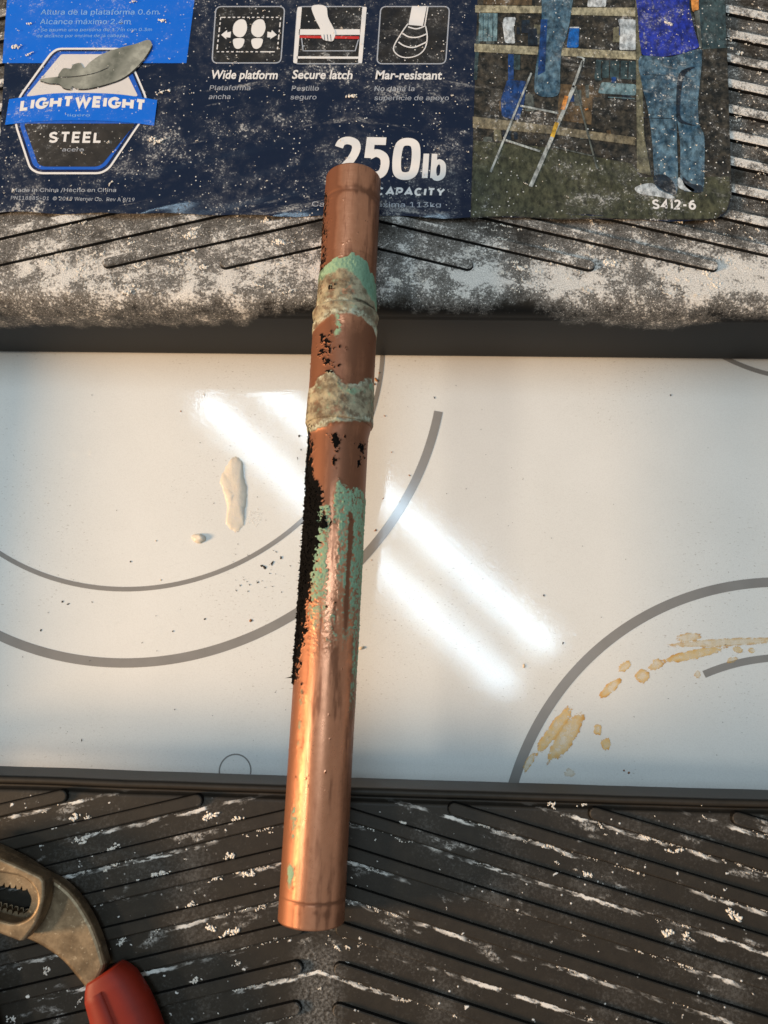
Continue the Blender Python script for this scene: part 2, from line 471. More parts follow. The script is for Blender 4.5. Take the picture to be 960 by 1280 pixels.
# near step: rim bead then tread
NY = -.0412
pr = [(NY - .002, -.0262), (NY - .0003, -.0258)] + [(NY, z) for z in np.linspace(-.0250, -.002, 14)]
for t in np.linspace(0, math.pi, 14): pr.append((NY - .0015 + .0015 * math.cos(t), -.0012 + .0018 * math.sin(t)))
pr += [(NY - .0033, -.0020), (NY - .0040, -.0017), (NY - .0047, -.0006), (NY - .0053, 0)]
pr += [(y, 0) for y in np.linspace(NY - .0060, -.235, 60)]
pr += [(-.2385, -.0006), (-.240, -.0025), (-.2402, -.05)]
pr = np.array(pr); xs2 = np.linspace(XCEN - .235, XCEN + .235, 240)
V = np.zeros((len(xs2), len(pr), 3)); V[..., 0] = xs2[:, None]; V[..., 1:] = pr[None]
V[..., 1] += ((fbm(np.stack([xs2 * 30, xs2 * 0, xs2 * 0], -1), 3) - .5) * .0006)[:, None] * (V[..., 1] > -.05)
step = mk('step', V.reshape(-1, 3), grid_faces(len(xs2), len(pr))[:, ::-1], M_NEAR, stool, smooth=True, attrs={'dust': np.ones(V.shape[:2])})
for sx in (-1, 1):
    xr = XCEN + sx * .245
    slab('side_rail', xr - .009, xr + .009, -.24, .62, -.0527, -.012, M_RAIL, stool, .003)

def rib(parent, p, q, w, h, mat, dustv=.6):
    """raised anti-slip bar with round ends between two points of the step top"""
    p = np.array(p); q = np.array(q); d = (q - p) / np.linalg.norm(q - p); nn = np.array([-d[1], d[0]])
    L = []
    for rad, z in ((w / 2 + .0004, -.0003), (w / 2 - .0001, h * .86), (w / 2 - .0005, h)):
        ring = []
        for cen, a0 in ((q, -90), (p, 90)):
            for k in range(7):
                a = math.radians(a0 + 30 * k); ring.append(np.r_[cen + rad * (math.cos(a) * d + math.sin(a) * nn), z])
        L.append(ring)
    n = len(L[0]); v = np.concatenate(L); f = []
    for k in range(2):
        for i in range(n): f.append([k * n + i, k * n + (i + 1) % n, (k + 1) * n + (i + 1) % n, (k + 1) * n + i])
    f.append([2 * n + i for i in range(n)])
    m = mk('rib', v, f, mat, parent, attrs={'dust': [dustv] * len(v)} if mat is M_FAR else None)
    return m
RW_ = .0043; RH = .0016
near_ribs = []
for k in range(-14, 15):                     # near step: upper edge of row k at w = W0N - k*PITCH
    w = W0N - k * PITCH - RW_ * .5
    for sx in (-1, 1):
        u0 = .0075; u1 = .215
        ymax = -.0475; ymin = -.228
        u0 = max(u0, (w - ymax) / TANR); u1 = min(u1, (w - ymin) / TANR)
        if u1 - u0 < .015: continue
        a = (XCEN + sx * u0, w - TANR * u0); b = (XCEN + sx * u1, w - TANR * u1)
        if min(proj(np.array([*a, 0]))[1], proj(np.array([*b, 0]))[1]) > 1300: continue
        rib(step, a, b, RW_, RH, M_NEAR); near_ribs.append((a, b, sx))
far_ribs = []
for k in range(-3, 36):
    w = W0F + (k - 2) * PITCH + RW_ * .5 + .0003
    for sx in (-1, 1):
        u0 = .0075; u1 = .215; ymax = .605; ymin = .1640
        u0 = max(u0, (w - ymax) / TANR); u1 = min(u1, (w - ymin) / TANR)
        if u1 - u0 < .012: continue
        a = (XCEN + sx * u0, w - TANR * u0); b = (XCEN + sx * u1, w - TANR * u1)
        if b[1] > .33: continue
        rib(plat, a, b, RW_, RH, M_FAR, .60 if b[1] < .172 else .69); far_ribs.append((a, b, sx))

# ------------------------------------------------------------------ product label on the platform
ZL = .0021; LSTEP = .00007
def lab_h(x, y):
    """wrinkles and lifted spots along the lower border of the sticker"""
    h = 0
    for (px, py), (lx, ly), ang, amp in (((190, 262), (.022, .0030), .30, .0011), ((345, 268), (.012, .0022), .22, .0008),
                                         ((130, 270), (.010, .0030), .1, .0008), ((552, 266), (.010, .0024), .15, .0010), ((735, 271), (.013, .0022), -.1, .0009),
                                         ((630, 278), (.016, .0040), 0, .0011)):
        c = P(px, py, ZL); dx, dy = x - c[0], y - c[1]
        uu = dx * math.cos(ang) + dy * math.sin(ang); vv = -dx * math.sin(ang) + dy * math.cos(ang)
        h = h + 1.35 * amp * np.exp(-(uu / lx) ** 2 - (vv / ly) ** 2)
    return h
lab = empty('product_label', P(460, 140, ZL), stool)
tag(lab, 'navy printed product label with badge, pictograms, photo and 250lb rating')
def lift(v, lay):
    v = np.array(v, float); v[:, 2] = ZL + lay * LSTEP + lab_h(v[:, 0], v[:, 1]); return v

# the sheet itself
bl_, br_ = P(-6, 266, ZL), P(915, 276, ZL); tl_, tr_ = P(12, -20, ZL), P(905, -20, ZL)
nu, nv = 260, 110; TT = []
hh = 1.28
for i in range(nu):
    for j in range(nv):
        a = i / (nu - 1); b = j / (nv - 1)
        lo = bl_ * (1 - a) + br_ * a; hi = tl_ * (1 - a) + tr_ * a
        p = lo + (hi - lo) * b * hh
        if a > .972:                                     # rounded lower right corner
            t = (a - .972) / .028; p = p + (hi - lo) * (1 - b) ** 8 * (.085 * (1 - math.sqrt(max(0, 1 - t * t))))
        p[1] += (1 - b) ** 30 * .0008 * math.sin(a * 43) * math.sin(a * 17 + 1)
        TT.append(p)
TT = np.array(TT); TT[:, 2] = ZL + lab_h(TT[:, 0], TT[:, 1])
m_navy = mat_label('navy_print', (0.0022, 0.0080, 0.028), dust=1.0)
mk('sheet', TT, grid_faces(nu, nv)[:, ::-1], m_navy, lab, smooth=True)
def label_edge(px):                                      # y of sheet lower edge near px (for the photo panel)
    return 274

WHITE = mat_label('white_print', (0.72, 0.69, 0.66), dust=.35)
PALEW = mat_label('thin_white_print', (0.36, 0.38, 0.42), dust=.8)
BLUE = mat_label('bright_blue_print', (0.003, 0.125, 0.60), dust=.55)
DBLUE = mat_label('mid_blue_print', (0.012, 0.095, 0.46), dust=.5)
CHAR = mat_label('charcoal_print', (0.022, 0.019, 0.016), (0.034, 0.029, 0.024), dust=.9)
REDP = mat_label('red_print', (0.50, 0.025, 0.02), dust=.5)
INK = mat_label('black_print', (0.008, 0.008, 0.010), (0.018, 0.016, 0.014), dust=1.0)

def densify(pts, step=4.0, closed=True):
    pts = [np.array(p, float) for p in pts]; out = []
    n = len(pts)
    for i in range(n if closed else n - 1):
        a, b = pts[i], pts[(i + 1) % n]; k = max(1, int(np.linalg.norm(b - a) / step))
        for t in range(k): out.append(a + (b - a) * t / k)
    if not closed: out.append(pts[-1])
    return out
def rounded(pts, r, seg=5):
    out = []; n = len(pts); pts = [np.array(p, float) for p in pts]
    for i in range(n):
        p, a, b = pts[i], pts[i - 1], pts[(i + 1) % n]
        ra = min(r, np.linalg.norm(a - p) * .45); rb = min(r, np.linalg.norm(b - p) * .45)
        s = p + (a - p) / np.linalg.norm(a - p) * ra; e = p + (b - p) / np.linalg.norm(b - p) * rb
        for k in range(seg + 1):
            t = k / seg; out.append((1 - t) ** 2 * s + 2 * t * (1 - t) * p + t * t * e)
    return out
def spline(pts, closed=True, k=6):
    pts = [np.array(p, float) for p in pts]; n = len(pts); out = []
    for i in range(n if closed else n - 1):
        g = lambda j: pts[j % n] if closed else pts[min(max(j, 0), n - 1)]
        p0, p1, p2, p3 = g(i - 1), g(i), g(i + 1), g(i + 2)
        for s in range(k):
            t = s / k
            out.append(.5 * (2 * p1 + (p2 - p0) * t + (2 * p0 - 5 * p1 + 4 * p2 - p3) * t * t + (3 * p1 - p0 - 3 * p2 + p3) * t ** 3))
    if not closed: out.append(pts[-1])
    return out
from mathutils.geometry import delaunay_2d_cdt
def fillpoly(pts2, cell=.004):
    q = []
    for p in pts2:
        if not q or np.linalg.norm(p - q[-1]) > 2e-6: q.append(p)
    if np.linalg.norm(q[0] - q[-1]) < 2e-6: q.pop()
    q = np.array(q); n = len(q)
    lo, hi = q.min(0), q.max(0); extra = []
    if (hi - lo).min() > cell * 1.5:
        gx = np.arange(lo[0] + cell * .5, hi[0], cell); gy = np.arange(lo[1] + cell * .5, hi[1], cell)
        extra = [(x, y) for x in gx for y in gy]
    K = 100.0                                            # work in centimetres for the tolerance
    r = delaunay_2d_cdt([Vector((x * K, y * K)) for x, y in q] + [Vector((x * K, y * K)) for x, y in extra], [(i, (i + 1) % n) for i in range(n)], [], 1, 1e-5)
    v = np.array([(p.x / K, p.y / K, 0) for p in r[0]]); f = [list(t) for t in r[2]]
    f = [t if np.cross(v[t[1]][:2] - v[t[0]][:2], v[t[2]][:2] - v[t[0]][:2]) > 0 else t[::-1] for t in f]
    return v, f
def pprint_(name, pts, lay, mat, parent=None, round_=0):
    if round_: pts = rounded(pts, round_)
    pts = densify(pts, 6)
    w = np.array([P(x, y, ZL)[:2] for x, y in pts])
    v, f = fillpoly(w)
    return mk(name, lift(v, lay), f, mat, parent or lab)
def stroke(name, pts, wpx, lay, mat, parent=None, closed=False, dash=None):
    pts = densify(pts, 3, closed)
    if closed: pts = pts + [pts[0]]
    w = np.array([P(x, y, ZL)[:2] for x, y in pts])
    tg = np.gradient(w, axis=0)
    if closed: tg[0] = tg[-1] = w[1] - w[-2]
    tg /= np.linalg.norm(tg, axis=1)[:, None] + 1e-12
    nn = np.stack([-tg[:, 1], tg[:, 0]], -1); hw = wpx * .00033 / 2
    v = np.zeros((len(w) * 2, 3)); v[0::2, :2] = w - nn * hw; v[1::2, :2] = w + nn * hw
    f = grid_faces(len(w), 2)[:, ::-1]
    if dash:
        s = np.r_[0, np.cumsum(np.linalg.norm(np.diff(w, axis=0), axis=1))] / .00033
        f = f[(s[:-1] % dash) < dash * .55]
    return mk(name, lift(v, lay), f, mat, parent or lab)

FONT = None
try:                                         # the sans that ships inside Blender; its built-in font otherwise
    import os
    FONT = bpy.data.fonts.load(os.path.join(bpy.utils.system_resource('DATAFILES'), 'fonts', 'Inter.woff2'))
except Exception: FONT = None
def text(name, s, p0, p1, hpx, lay, mat, bold=0.0, shear=0.0, arc=0.0, parent=None):
    cu = bpy.data.curves.new('t', 'FONT'); cu.body = s; cu.offset = bold; cu.shear = shear; cu.resolution_u = 3
    if FONT and bold < .01: cu.font = FONT; cu.offset = 0
    to = bpy.data.objects.new('t', cu); COL.objects.link(to)
    dg = bpy.context.evaluated_depsgraph_get(); dg.update()
    me = bpy.data.meshes.new_from_object(to.evaluated_get(dg))
    v = np.array([q.co[:] for q in me.vertices]); f = [list(p.vertices) for p in me.polygons]
    bpy.data.objects.remove(to); bpy.data.curves.remove(cu); bpy.data.meshes.remove(me)
    a, b = P(*p0, ZL)[:2], P(*p1, ZL)[:2]
    up = P(p0[0], p0[1] - hpx, ZL)[:2] - a; H_ = np.linalg.norm(up)
    d = b - a; n = np.array([-d[1], d[0]]) / np.linalg.norm(d)
    u = (v[:, 0] - v[:, 0].min()) / (np.ptp(v[:, 0]))
    yy = v[:, 1] / .69 * H_ + arc * .00033 * (1 - (2 * u - 1) ** 2)
    w = a + u[:, None] * d + yy[:, None] * n
    return mk(name, lift(np.c_[w, np.zeros(len(w))], lay), f, mat, parent or lab)

# bold geometric lettering drawn stroke by stroke
def arc_(cx, cy, rx, ry, a0, a1, n=18):
    return [(cx + rx * math.cos(math.radians(a)), cy + ry * math.sin(math.radians(a))) for a in np.linspace(a0, a1, n)]
GL = {
 'L': (.62, [[(0, 1), (0, 0), (1, 0)]]), 'I': (0, [[(0, 1), (0, 0)]]), 'T': (.78, [[(0, 1), (1, 1)], [(.5, 1), (.5, 0)]]),
 'G': (.95, [arc_(.5, .5, .5, .5, 42, 345) + [(1, .46), (.58, .46)]]), 'H': (.82, [[(0, 1), (0, 0)], [(1, 1), (1, 0)], [(0, .5), (1, .5)]]),
 'W': (1.25, [[(0, 1), (.26, 0), (.5, .95), (.74, 0), (1, 1)]]), 'E': (.66, [[(1, 1), (0, 1), (0, 0), (1, 0)], [(0, .5), (.9, .5)]]),
 'S': (.70, [spline([(.95, .86), (.55, 1), (.1, .87), (.12, .62), (.5, .5), (.92, .36), (.9, .1), (.45, 0), (0, .13)], False, 6)]),
 'D': (.84, [[(0, 0), (0, 1)] + arc_(.45, .5, .55, .5, 90, -90) + [(0, 0)]]), 'C': (.86, [arc_(.5, .5, .5, .5, 48, 312)]), 'O': (.95, [arc_(.5, .5, .5, .5, 0, 360, 30)]),
 'A': (.95, [[(0, 0), (.5, 1), (1, 0)], [(.22, .28), (.78, .28)]]), 'P': (.70, [[(0, 0), (0, 1)] + arc_(.58, .70, .42, .30, 90, -90) + [(0, .40)]]),
 'Y': (.88, [[(0, 1), (.5, .45), (1, 1)], [(.5, .45), (.5, 0)]]), '-': (.45, [[(0, .42), (1, .42)]]), ' ': (.30, []),
 '0': (.62, [spline([(.5, 1), (.9, .9), (1, .5), (.9, .1), (.5, 0), (.1, .1), (0, .5), (.1, .9)], True, 6) + [(.5, 1)]]),
 '1': (.20, [[(0, .84), (1, 1), (1, 0)]]), '2': (.60, [spline([(0, .80), (.14, .95), (.5, 1), (.88, .92), (.96, .72), (.7, .42), (.02, .0)], False, 6) + [(1, 0)]]),
 '4': (.72, [[(.74, 0), (.74, 1), (0, .26), (1, .26)]]), '5': (.60, [[(.95, 1), (.10, 1), (.07, .50)], spline([(.10, .56), (.48, .65), (.9, .54), (1, .30), (.86, .07), (.45, 0), (0, .12)], False, 6)]),
 '6': (.66, [arc_(.5, .31, .5, .31, 0, 360, 24), spline([(.0, .31), (.06, .62), (.35, .9), (.88, 1)], False, 6)]),
 'l': (0, [[(0, 1), (0, 0)]]), 'b': (.50, [[(0, 1), (0, 0)], spline([(.0, .22), (.2, .03), (.6, 0), (1, .14), (1, .52), (.65, .67), (.25, .62), (0, .45)], False, 6)]),
}
def ribbon(w, hw):
    w = np.array(w, float); keep = [0] + [i for i in range(1, len(w)) if np.linalg.norm(w[i] - w[i - 1]) > 1e-9]; w = w[keep]
    closed = np.linalg.norm(w[0] - w[-1]) < 1e-9
    d = np.diff(w, axis=0); d /= np.linalg.norm(d, axis=1)[:, None]; nn = np.stack([-d[:, 1], d[:, 0]], -1)
    m = np.zeros_like(w); m[0] = nn[0]; m[-1] = nn[-1]
    for i in range(1, len(w) - 1):
        b = nn[i - 1] + nn[i]; L2 = np.linalg.norm(b); b = b / max(L2, 1e-6); m[i] = b / max(.45, b.dot(nn[i]))
    if closed: b = nn[0] + nn[-1]; b /= np.linalg.norm(b); m[0] = m[-1] = b / max(.45, b.dot(nn[0]))
    v = np.zeros((len(w) * 2, 2)); v[0::2] = w - m * hw; v[1::2] = w + m * hw
    return v, grid_faces(len(w), 2)[:, ::-1]
def gtext(name, s, p0, p1, hpx, lay, mat, t=.22, gap=.09, arc=0.0, slant=0.0):
    x = 0; R_ = []
    for ch in s:
        cw, st = GL[ch]; cw = cw + t * .55 if st else cw
        if st and GL[ch][0] == 0: cw = t
        for k in st: R_.append([(x + t / 2 + u * max(0, cw - t), t / 2 + v * (1 - t)) for u, v in k])
        x += cw + gap
    Wd = x - gap
    a, b = P(*p0, ZL)[:2], P(*p1, ZL)[:2]; H_ = np.linalg.norm(P(p0[0], p0[1] - hpx, ZL)[:2] - a)
    d = b - a; n = np.array([-d[1], d[0]]) / np.linalg.norm(d); dd = d / Wd
    sx = np.linalg.norm(dd) / H_                          # keep stroke width even after fitting
    V = []; F_ = []; k0 = 0
    for q, line in enumerate(R_):
        line = [(u * sx, v) for u, v in line]
        v, f = ribbon(line, t * .5 * (sx if sx < 1 else 1))
        for (u, y) in v:
            u2 = u / sx / Wd; y2 = y * H_ + arc * .00033 * (1 - (2 * u2 - 1) ** 2)
            w = a + u2 * d + n * y2 + d / np.linalg.norm(d) * slant * y * H_
            V.append((*w, (q % 5) * .000004))
        F_ += (f + k0).tolist(); k0 += len(v)
    V = np.array(V); dz = V[:, 2].copy(); V = lift(V, lay); V[:, 2] += dz
    return mk(name, V, F_, mat, lab)

# blue corner panel and its small print
pprint_('blue_panel', [(11, -30), (247, -30), (233, 79), (3, 79)], 1, BLUE)
text('panel_text', 'Altura de la plataforma 0.6m', (51, 18.5), (198, 18.5), 8.5, 2, mat_label('panel_small_print', (.22, .42, .72), dust=.7), .004)
text('panel_text', 'Alcance m\u00e1ximo 2.4m', (50, 30.5), (163, 30.5), 8.5, 2, _lab['panel_small_print'], .004)
text('panel_text', '*Se asume una persona de 1.7m con 0.3m', (47, 39.5), (190, 39), 5, 2, _lab['panel_small_print'])
text('panel_text', 'de alcance por encima de la cabeza', (46, 47), (156, 46.5), 5, 2, _lab['panel_small_print'])
# badge
HEX = [(68, 60), (153, 60), (186, 130), (192, 150), (134, 217), (46, 217), (21, 150), (26, 125)]
pprint_('badge_border', [(72, 60), (151, 60), (160, 66), (183, 120), (186, 140), (172, 160), (137, 212), (126, 218), (48, 218), (37, 212), (19, 158), (18, 138), (24, 120), (63, 66)], 2, WHITE, round_=6)
pprint_('badge_field', [(73, 62.5), (150, 62.5), (158, 68), (180.5, 121), (183.5, 140), (170, 158.5), (135.5, 209.5), (125.5, 215.5), (49, 215.5), (39, 210), (21.5, 157), (20.5, 139), (26.5, 121), (65, 68)], 3, mat_label('badge_navy', (.006, .012, .05), dust=.5), round_=6)
pprint_('badge_stripe', [(74, 65), (149, 65), (156, 70), (178, 121), (180.5, 140), (167, 158), (133, 207.5), (124.5, 212.5), (50.5, 212.5), (42, 208), (25, 157), (24, 139), (29.5, 121), (67, 70)], 4, DBLUE, round_=5)
pprint_('badge_top', [(77, 68.5), (147, 68.5), (173, 121), (33, 121)], 5, mat_label('badge_white', (0.62, 0.58, 0.55), dust=.35), round_=3)
pprint_('badge_base', [(30, 155), (170, 155), (128, 206), (121, 209), (55, 209), (48, 206)], 5, CHAR, round_=4)
# steel feather emblem
fe = G('feather_print'); xx = fe.sep(fe.pos)
gr_ = fe.math('SINE', fe.mul(fe.add(fe.mul(xx[0], 1.0), fe.mul(xx[1], -.45)), 330.0))
fe.set(color=fe.mix(fe.step(fe.noise(260, 4, .6), .3, .7), fe.mix(fe.step(gr_, -1, 1), (.10, .105, .08), (.36, .36, .30)), (.20, .20, .165)), rough=.35)
fea = spline([(50, 101), (62, 105), (74, 106), (80, 111), (89, 112.5), (91, 109), (98, 112), (112, 111.5), (135, 106), (157, 97), (176, 80), (188, 63), (190, 55), (185, 51), (170, 56), (150, 61), (128, 69), (113, 79), (106, 86), (101, 80), (92, 82), (89, 87), (80, 86.5), (74, 94), (72.5, 97), (60, 98.5)], True, 4)
pprint_('feather_shadow', [(x + .8, y + 1.6) for x, y in fea], 7, INK)
pprint_('feather_emblem', fea, 8, fe.m)
stroke('feather_quill', spline([(73, 98), (95, 97), (118, 93), (136, 86)], False, 6), 1.3, 9, INK)
# banner
ban = spline([(12, 125), (60, 118.5), (100, 117), (150, 119), (197, 126)], False, 5) + [(193, 158)] + spline([(193, 158), (150, 153), (100, 151.5), (50, 152.5), (7, 157)], False, 5)
pprint_('banner', ban, 7, BLUE)
gtext('banner_text', 'LIGHTWEIGHT', (25, 140.5), (182, 141), 15, 8, WHITE, .30, .10, 6)
text('banner_text', 'ligero', (85, 146.5), (113, 146.5), 4, 8, _lab['panel_small_print'])
gtext('badge_text', 'STEEL', (60.5, 179.5), (127.5, 179.5), 14, 6, WHITE, .22, .15)
text('badge_text', 'acero', (78, 190), (105, 190), 6.5, 6, PALEW)
text('maker_text', 'Made in China /Hecho en China', (14.5, 240), (145, 240), 6.5, 1, PALEW, .006)
text('maker_text', 'PN118885-01  \u00a9 2019 Werner Co.  Rev A 8/19', (13.5, 249.5), (168, 252), 6, 1, PALEW, .006)

# three pictograms
def frame(x0, x1, y0, y1, sk, nm='pictogram_frame', w=1.6, m=PALEW):
    pts = rounded([(x0 + sk, y0), (x1 + sk, y0), (x1, y1), (x0, y1)], 7)
    pprint_('pictogram_field', pts, 1, INK)
    stroke(nm, pts, w, 2, m, closed=True)
frame(265, 351, 8.5, 79, 5)
stroke('dashed_outline', [(276, 22), (351, 22), (346.5, 65), (271, 65)], 1.6, 2, WHITE, closed=True, dash=6.6)
for dx in (0, 23):
    pprint_('shoe_sole', spline([(299 + dx, 25), (306.5 + dx, 26), (309 + dx, 36), (304.5 + dx, 45.5), (297 + dx, 46.5), (291.5 + dx, 41), (292.5 + dx, 31)], True, 5), 3, WHITE)
    pprint_('shoe_heel', spline([(292.5 + dx - .5, 49.5), (305 + dx, 49), (303.5 + dx, 58), (298 + dx, 61.5), (293 + dx, 59)], True, 5), 3, WHITE)
pprint_('arrow', [(276.5, 44), (284, 38), (284, 41), (289, 40), (288, 47.5), (283, 47), (283, 49.5)], 3, WHITE)
pprint_('arrow', [(346, 44), (340, 38), (339, 41), (334.5, 40), (334, 47), (338.5, 47.5), (337.5, 49.5)], 3, WHITE)
frame(367, 452, 8.5, 80, 5)
for x0 in (366, 447):
    pprint_('stool_leg', [(x0 + 6, 9), (x0 + 11.5, 9), (x0 + 5.5, 80), (x0 + .5, 79)], 3, WHITE, round_=2)
pprint_('latch_bar', [(374, 37), (450, 37), (450, 44), (373.5, 44)], 3, WHITE)
pprint_('red_handle', [(374.5, 45), (449, 46), (449, 49.5), (374.5, 48)], 4, REDP)
pprint_('cross_bar', [(371, 70.8), (448, 71.2), (448, 74), (371, 73.6)], 3, WHITE)
stroke('platform_edge', [(377, 48), (379, 64), (444, 64), (448, 50)], 1.4, 3, PALEW)
pprint_('hand', spline([(390, 8.5), (407, 8.5), (410, 22), (416, 34), (419.5, 42), (418, 48), (416, 52), (410, 52), (404, 50), (401, 43), (400, 36), (394, 24)], True, 4), 5, WHITE)
for k in range(3): stroke('finger_line', [(405 + k * 4, 44), (406 + k * 4, 52)], .7, 6, INK)
frame(471, 557, 8.5, 80, 5)
pprint_('ladder_leg', [(515, 8), (533.5, 8), (528.5, 33), (510.5, 31.5)], 3, WHITE)
stroke('leg_side', [(535, 8.5), (531, 32)], 1.6, 3, WHITE)
stroke('rubber_foot_line', spline([(510, 30), (501, 43), (492, 60), (497, 69), (508, 72.5), (522, 69.5), (531, 61), (534, 47), (532, 33)], False, 6), 1.6, 3, WHITE)
for a in ([(510, 34), (521, 36.5), (532, 32.5)], [(503, 42), (511, 46.5), (522, 47), (533, 43)], [(498, 53), (506, 58), (518, 59.5), (533, 53)]):
    stroke('rubber_foot_line', spline(a, False, 6), 1.9, 3, WHITE)
for s_, x0, x1, y in (('Wide platform', 264, 347, 98.5), ('Secure latch', 365, 440.5, 98.5), ('Mar-resistant', 469, 552.5, 99)):
    text('caption_text', s_, (x0, y), (x1, y + .5), 10.5, 2, WHITE, .022, .12)
for s_, x0, x1, y in (('Plataforma', 262, 313, 113), ('ancha', 261, 288, 124), ('Pestillo', 364.5, 398.5, 113.5), ('seguro', 363, 395.5, 124.5), ('No da\u00f1a la', 468, 518, 114), ('superficie de apoyo', 468, 561, 125.5)):
    text('caption_text', s_, (x0, y), (x1, y), 8, 2, PALEW, .002, .08)
# rating
gtext('rating_text', '250', (414, 225), (523, 227.5), 56, 2, WHITE, .235, .075, 0, .03)
gtext('rating_text', 'lb', (527, 227.5), (556, 228), 40, 2, WHITE, .24, .11, 0, .03)
gtext('rating_text', 'LOAD CAPACITY', (418, 243.5), (555.5, 246), 10.5, 2, WHITE, .26, .13, 0, .08)
text('rating_text', 'Capacidad m\u00e1xima 113kg', (390, 258.5), (551, 259.5), 8.5, 2, PALEW, .004)

# ---- the printed photograph on the label
ph_bg = mat_label('photo_wall_print', (.005, .006, .005), (.050, .042, .030), dust=1.2, tex=330)
ph_floor = mat_label('photo_floor_print', (.040, .042, .024), (.064, .064, .036), dust=.9, tex=120)
ph_shelf = mat_label('photo_shelf_print', (.27, .24, .155), (.34, .31, .21), dust=.6)
ph_lshelf = mat_label('photo_low_shelf_print', (.13, .11, .07), (.20, .17, .11), dust=1.0)
ph_jean = mat_label('photo_denim_print', (.014, .048, .085), (.095, .165, .215), dust=1.1, tex=190)
ph_jdark = mat_label('photo_denim_dark_print', (.006, .010, .018), (.012, .022, .035), dust=1.0)
ph_shirt = mat_label('photo_shirt_print', (.006, .018, .20), (.014, .030, .30), dust=1.0)
ph_metal = mat_label('photo_steel_print', (.26, .28, .27), (.36, .38, .36), dust=.7)
ph_dmetal = mat_label('photo_dark_steel_print', (.08, .09, .08), dust=.8)
ph_pail = mat_label('photo_pail_print', (.38, .42, .44), (.48, .50, .50), dust=.5)
ph_blue = mat_label('photo_blue_print', (.004, .09, .33), dust=.5)
ph_dblue = mat_label('photo_dark_blue_print', (.006, .030, .11), (.010, .05, .19), dust=.9)
ph_teal = mat_label('photo_teal_print', (.10, .17, .19), (.15, .23, .25), dust=.8)
ph_dteal = mat_label('photo_dark_teal_print', (.022, .040, .045), (.04, .07, .075), dust=.9)
ph_or = mat_label('photo_orange_print', (.55, .22, .05), dust=.4)
ph_yel = mat_label('photo_yellow_print', (.60, .36, .04), dust=.4)
ph_pole = mat_label('photo_post_print', (.10, .095, .06), (.15, .14, .09), dust=.7)
ph_box = mat_label('photo_box_print', (.07, .045, .022), (.12, .08, .04), dust=1.0)
def pp(nm, pts, lay, m, r=0): return pprint_(nm, pts, lay, m, round_=r)
pp('photo_panel', rounded([(595, -30), (906, -30), (914.5, 246), (909, 264), (893, 275)], 4) + [(880, 275.5), (820, 275), (700, 275), (640, 273), (588, 274)], 1, ph_bg)
pp('photo_floor', [(592, 176), (680, 184), (790, 205), (800, 222), (911.5, 221), (913, 244), (908, 262), (892, 273.5), (820, 274), (700, 274), (640, 272), (589, 273)], 2, ph_floor)
pp('photo_shelving', [(595, 45), (600, 45), (596, 100), (592, 100)], 2, ph_dteal)
pp('photo_shelf', [(594, 7), (677, 8), (677, 17), (594, 16)], 3, ph_shelf)
pp('photo_shelf', [(714, 10), (794, 10), (794, 21), (714, 19)], 3, ph_shelf)
pp('photo_shelf', [(593, 55), (673, 59), (672, 69), (593, 65)], 3, ph_shelf)
pp('photo_shelf', [(699, 60), (795, 65), (795, 75), (699, 70)], 3, ph_shelf)
pp('photo_low_shelf', [(591, 146), (660, 154), (794, 172), (794, 182), (690, 168), (591, 160)], 3, ph_lshelf)
pp('photo_binders', [(599, 17), (622, 17), (621, 52), (598, 52)], 3, ph_teal)
for x in (604, 610, 616): stroke('photo_binder_line', [(x, 18), (x - .5, 52)], .9, 4, ph_dteal)
pp('photo_bottle', [(630, 22), (645, 22), (642, 35), (644, 55), (631, 54), (628, 30)], 3, ph_pail, 3)
pp('photo_bottle', [(712, 34), (724, 34), (723, 60), (708, 60)], 3, ph_blue, 3)
stroke('photo_bottle_cap', [(712, 35), (724, 35)], 2, 4, ph_pail)
pp('photo_pail', [(772, 24), (795, 25), (795, 63), (774, 63), (775, 36)], 3, ph_pail, 3)
pp('photo_pail', [(736, -10), (759, -10), (757, 9), (734, 9)], 3, ph_pail, 2)
pp('photo_books', [(605, -10), (665, -10), (665, 7), (604, 6)], 3, ph_box)
pp('photo_bin', [(634, 100), (658, 102), (655, 130), (648, 151), (627, 146), (626, 125)], 3, ph_dblue, 3)
pp('photo_bin', [(635, 68), (642, 68), (642, 100), (635, 100)], 3, ph_dblue)
pp('photo_bin', [(642, 68), (650, 69), (650, 88), (642, 87)], 3, ph_dteal)
pp('photo_crate_lid', [(752, 103), (795, 106), (795, 120), (747, 117)], 3, ph_teal, 3)
stroke('photo_crate_edge', [(760, 122), (793, 124)], 1.4, 4, ph_teal)
pp('photo_box', [(700, 105), (742, 108), (739, 156), (696, 150)], 2, ph_box)
pp('photo_curtain', [(745, 75), (795, 77), (795, 100), (743, 97)], 2, ph_dteal)
for x in (752, 762, 775, 785): stroke('photo_curtain_fold', [(x, 77), (x - .5, 98)], 1.6, 3, ph_bg)
pp('photo_post', [(794, -10), (799, -10), (805, 170), (814, 220), (796, 215), (795, 100)], 3, ph_pole)
pp('photo_far_wall', [(872, -10), (906, -10), (908, 60), (878, 62)], 2, ph_dteal)
rc = random.Random(21)
clut = [ph_bg, ph_box, ph_dteal, ph_dmetal, ph_pole, ph_jdark, ph_dblue]
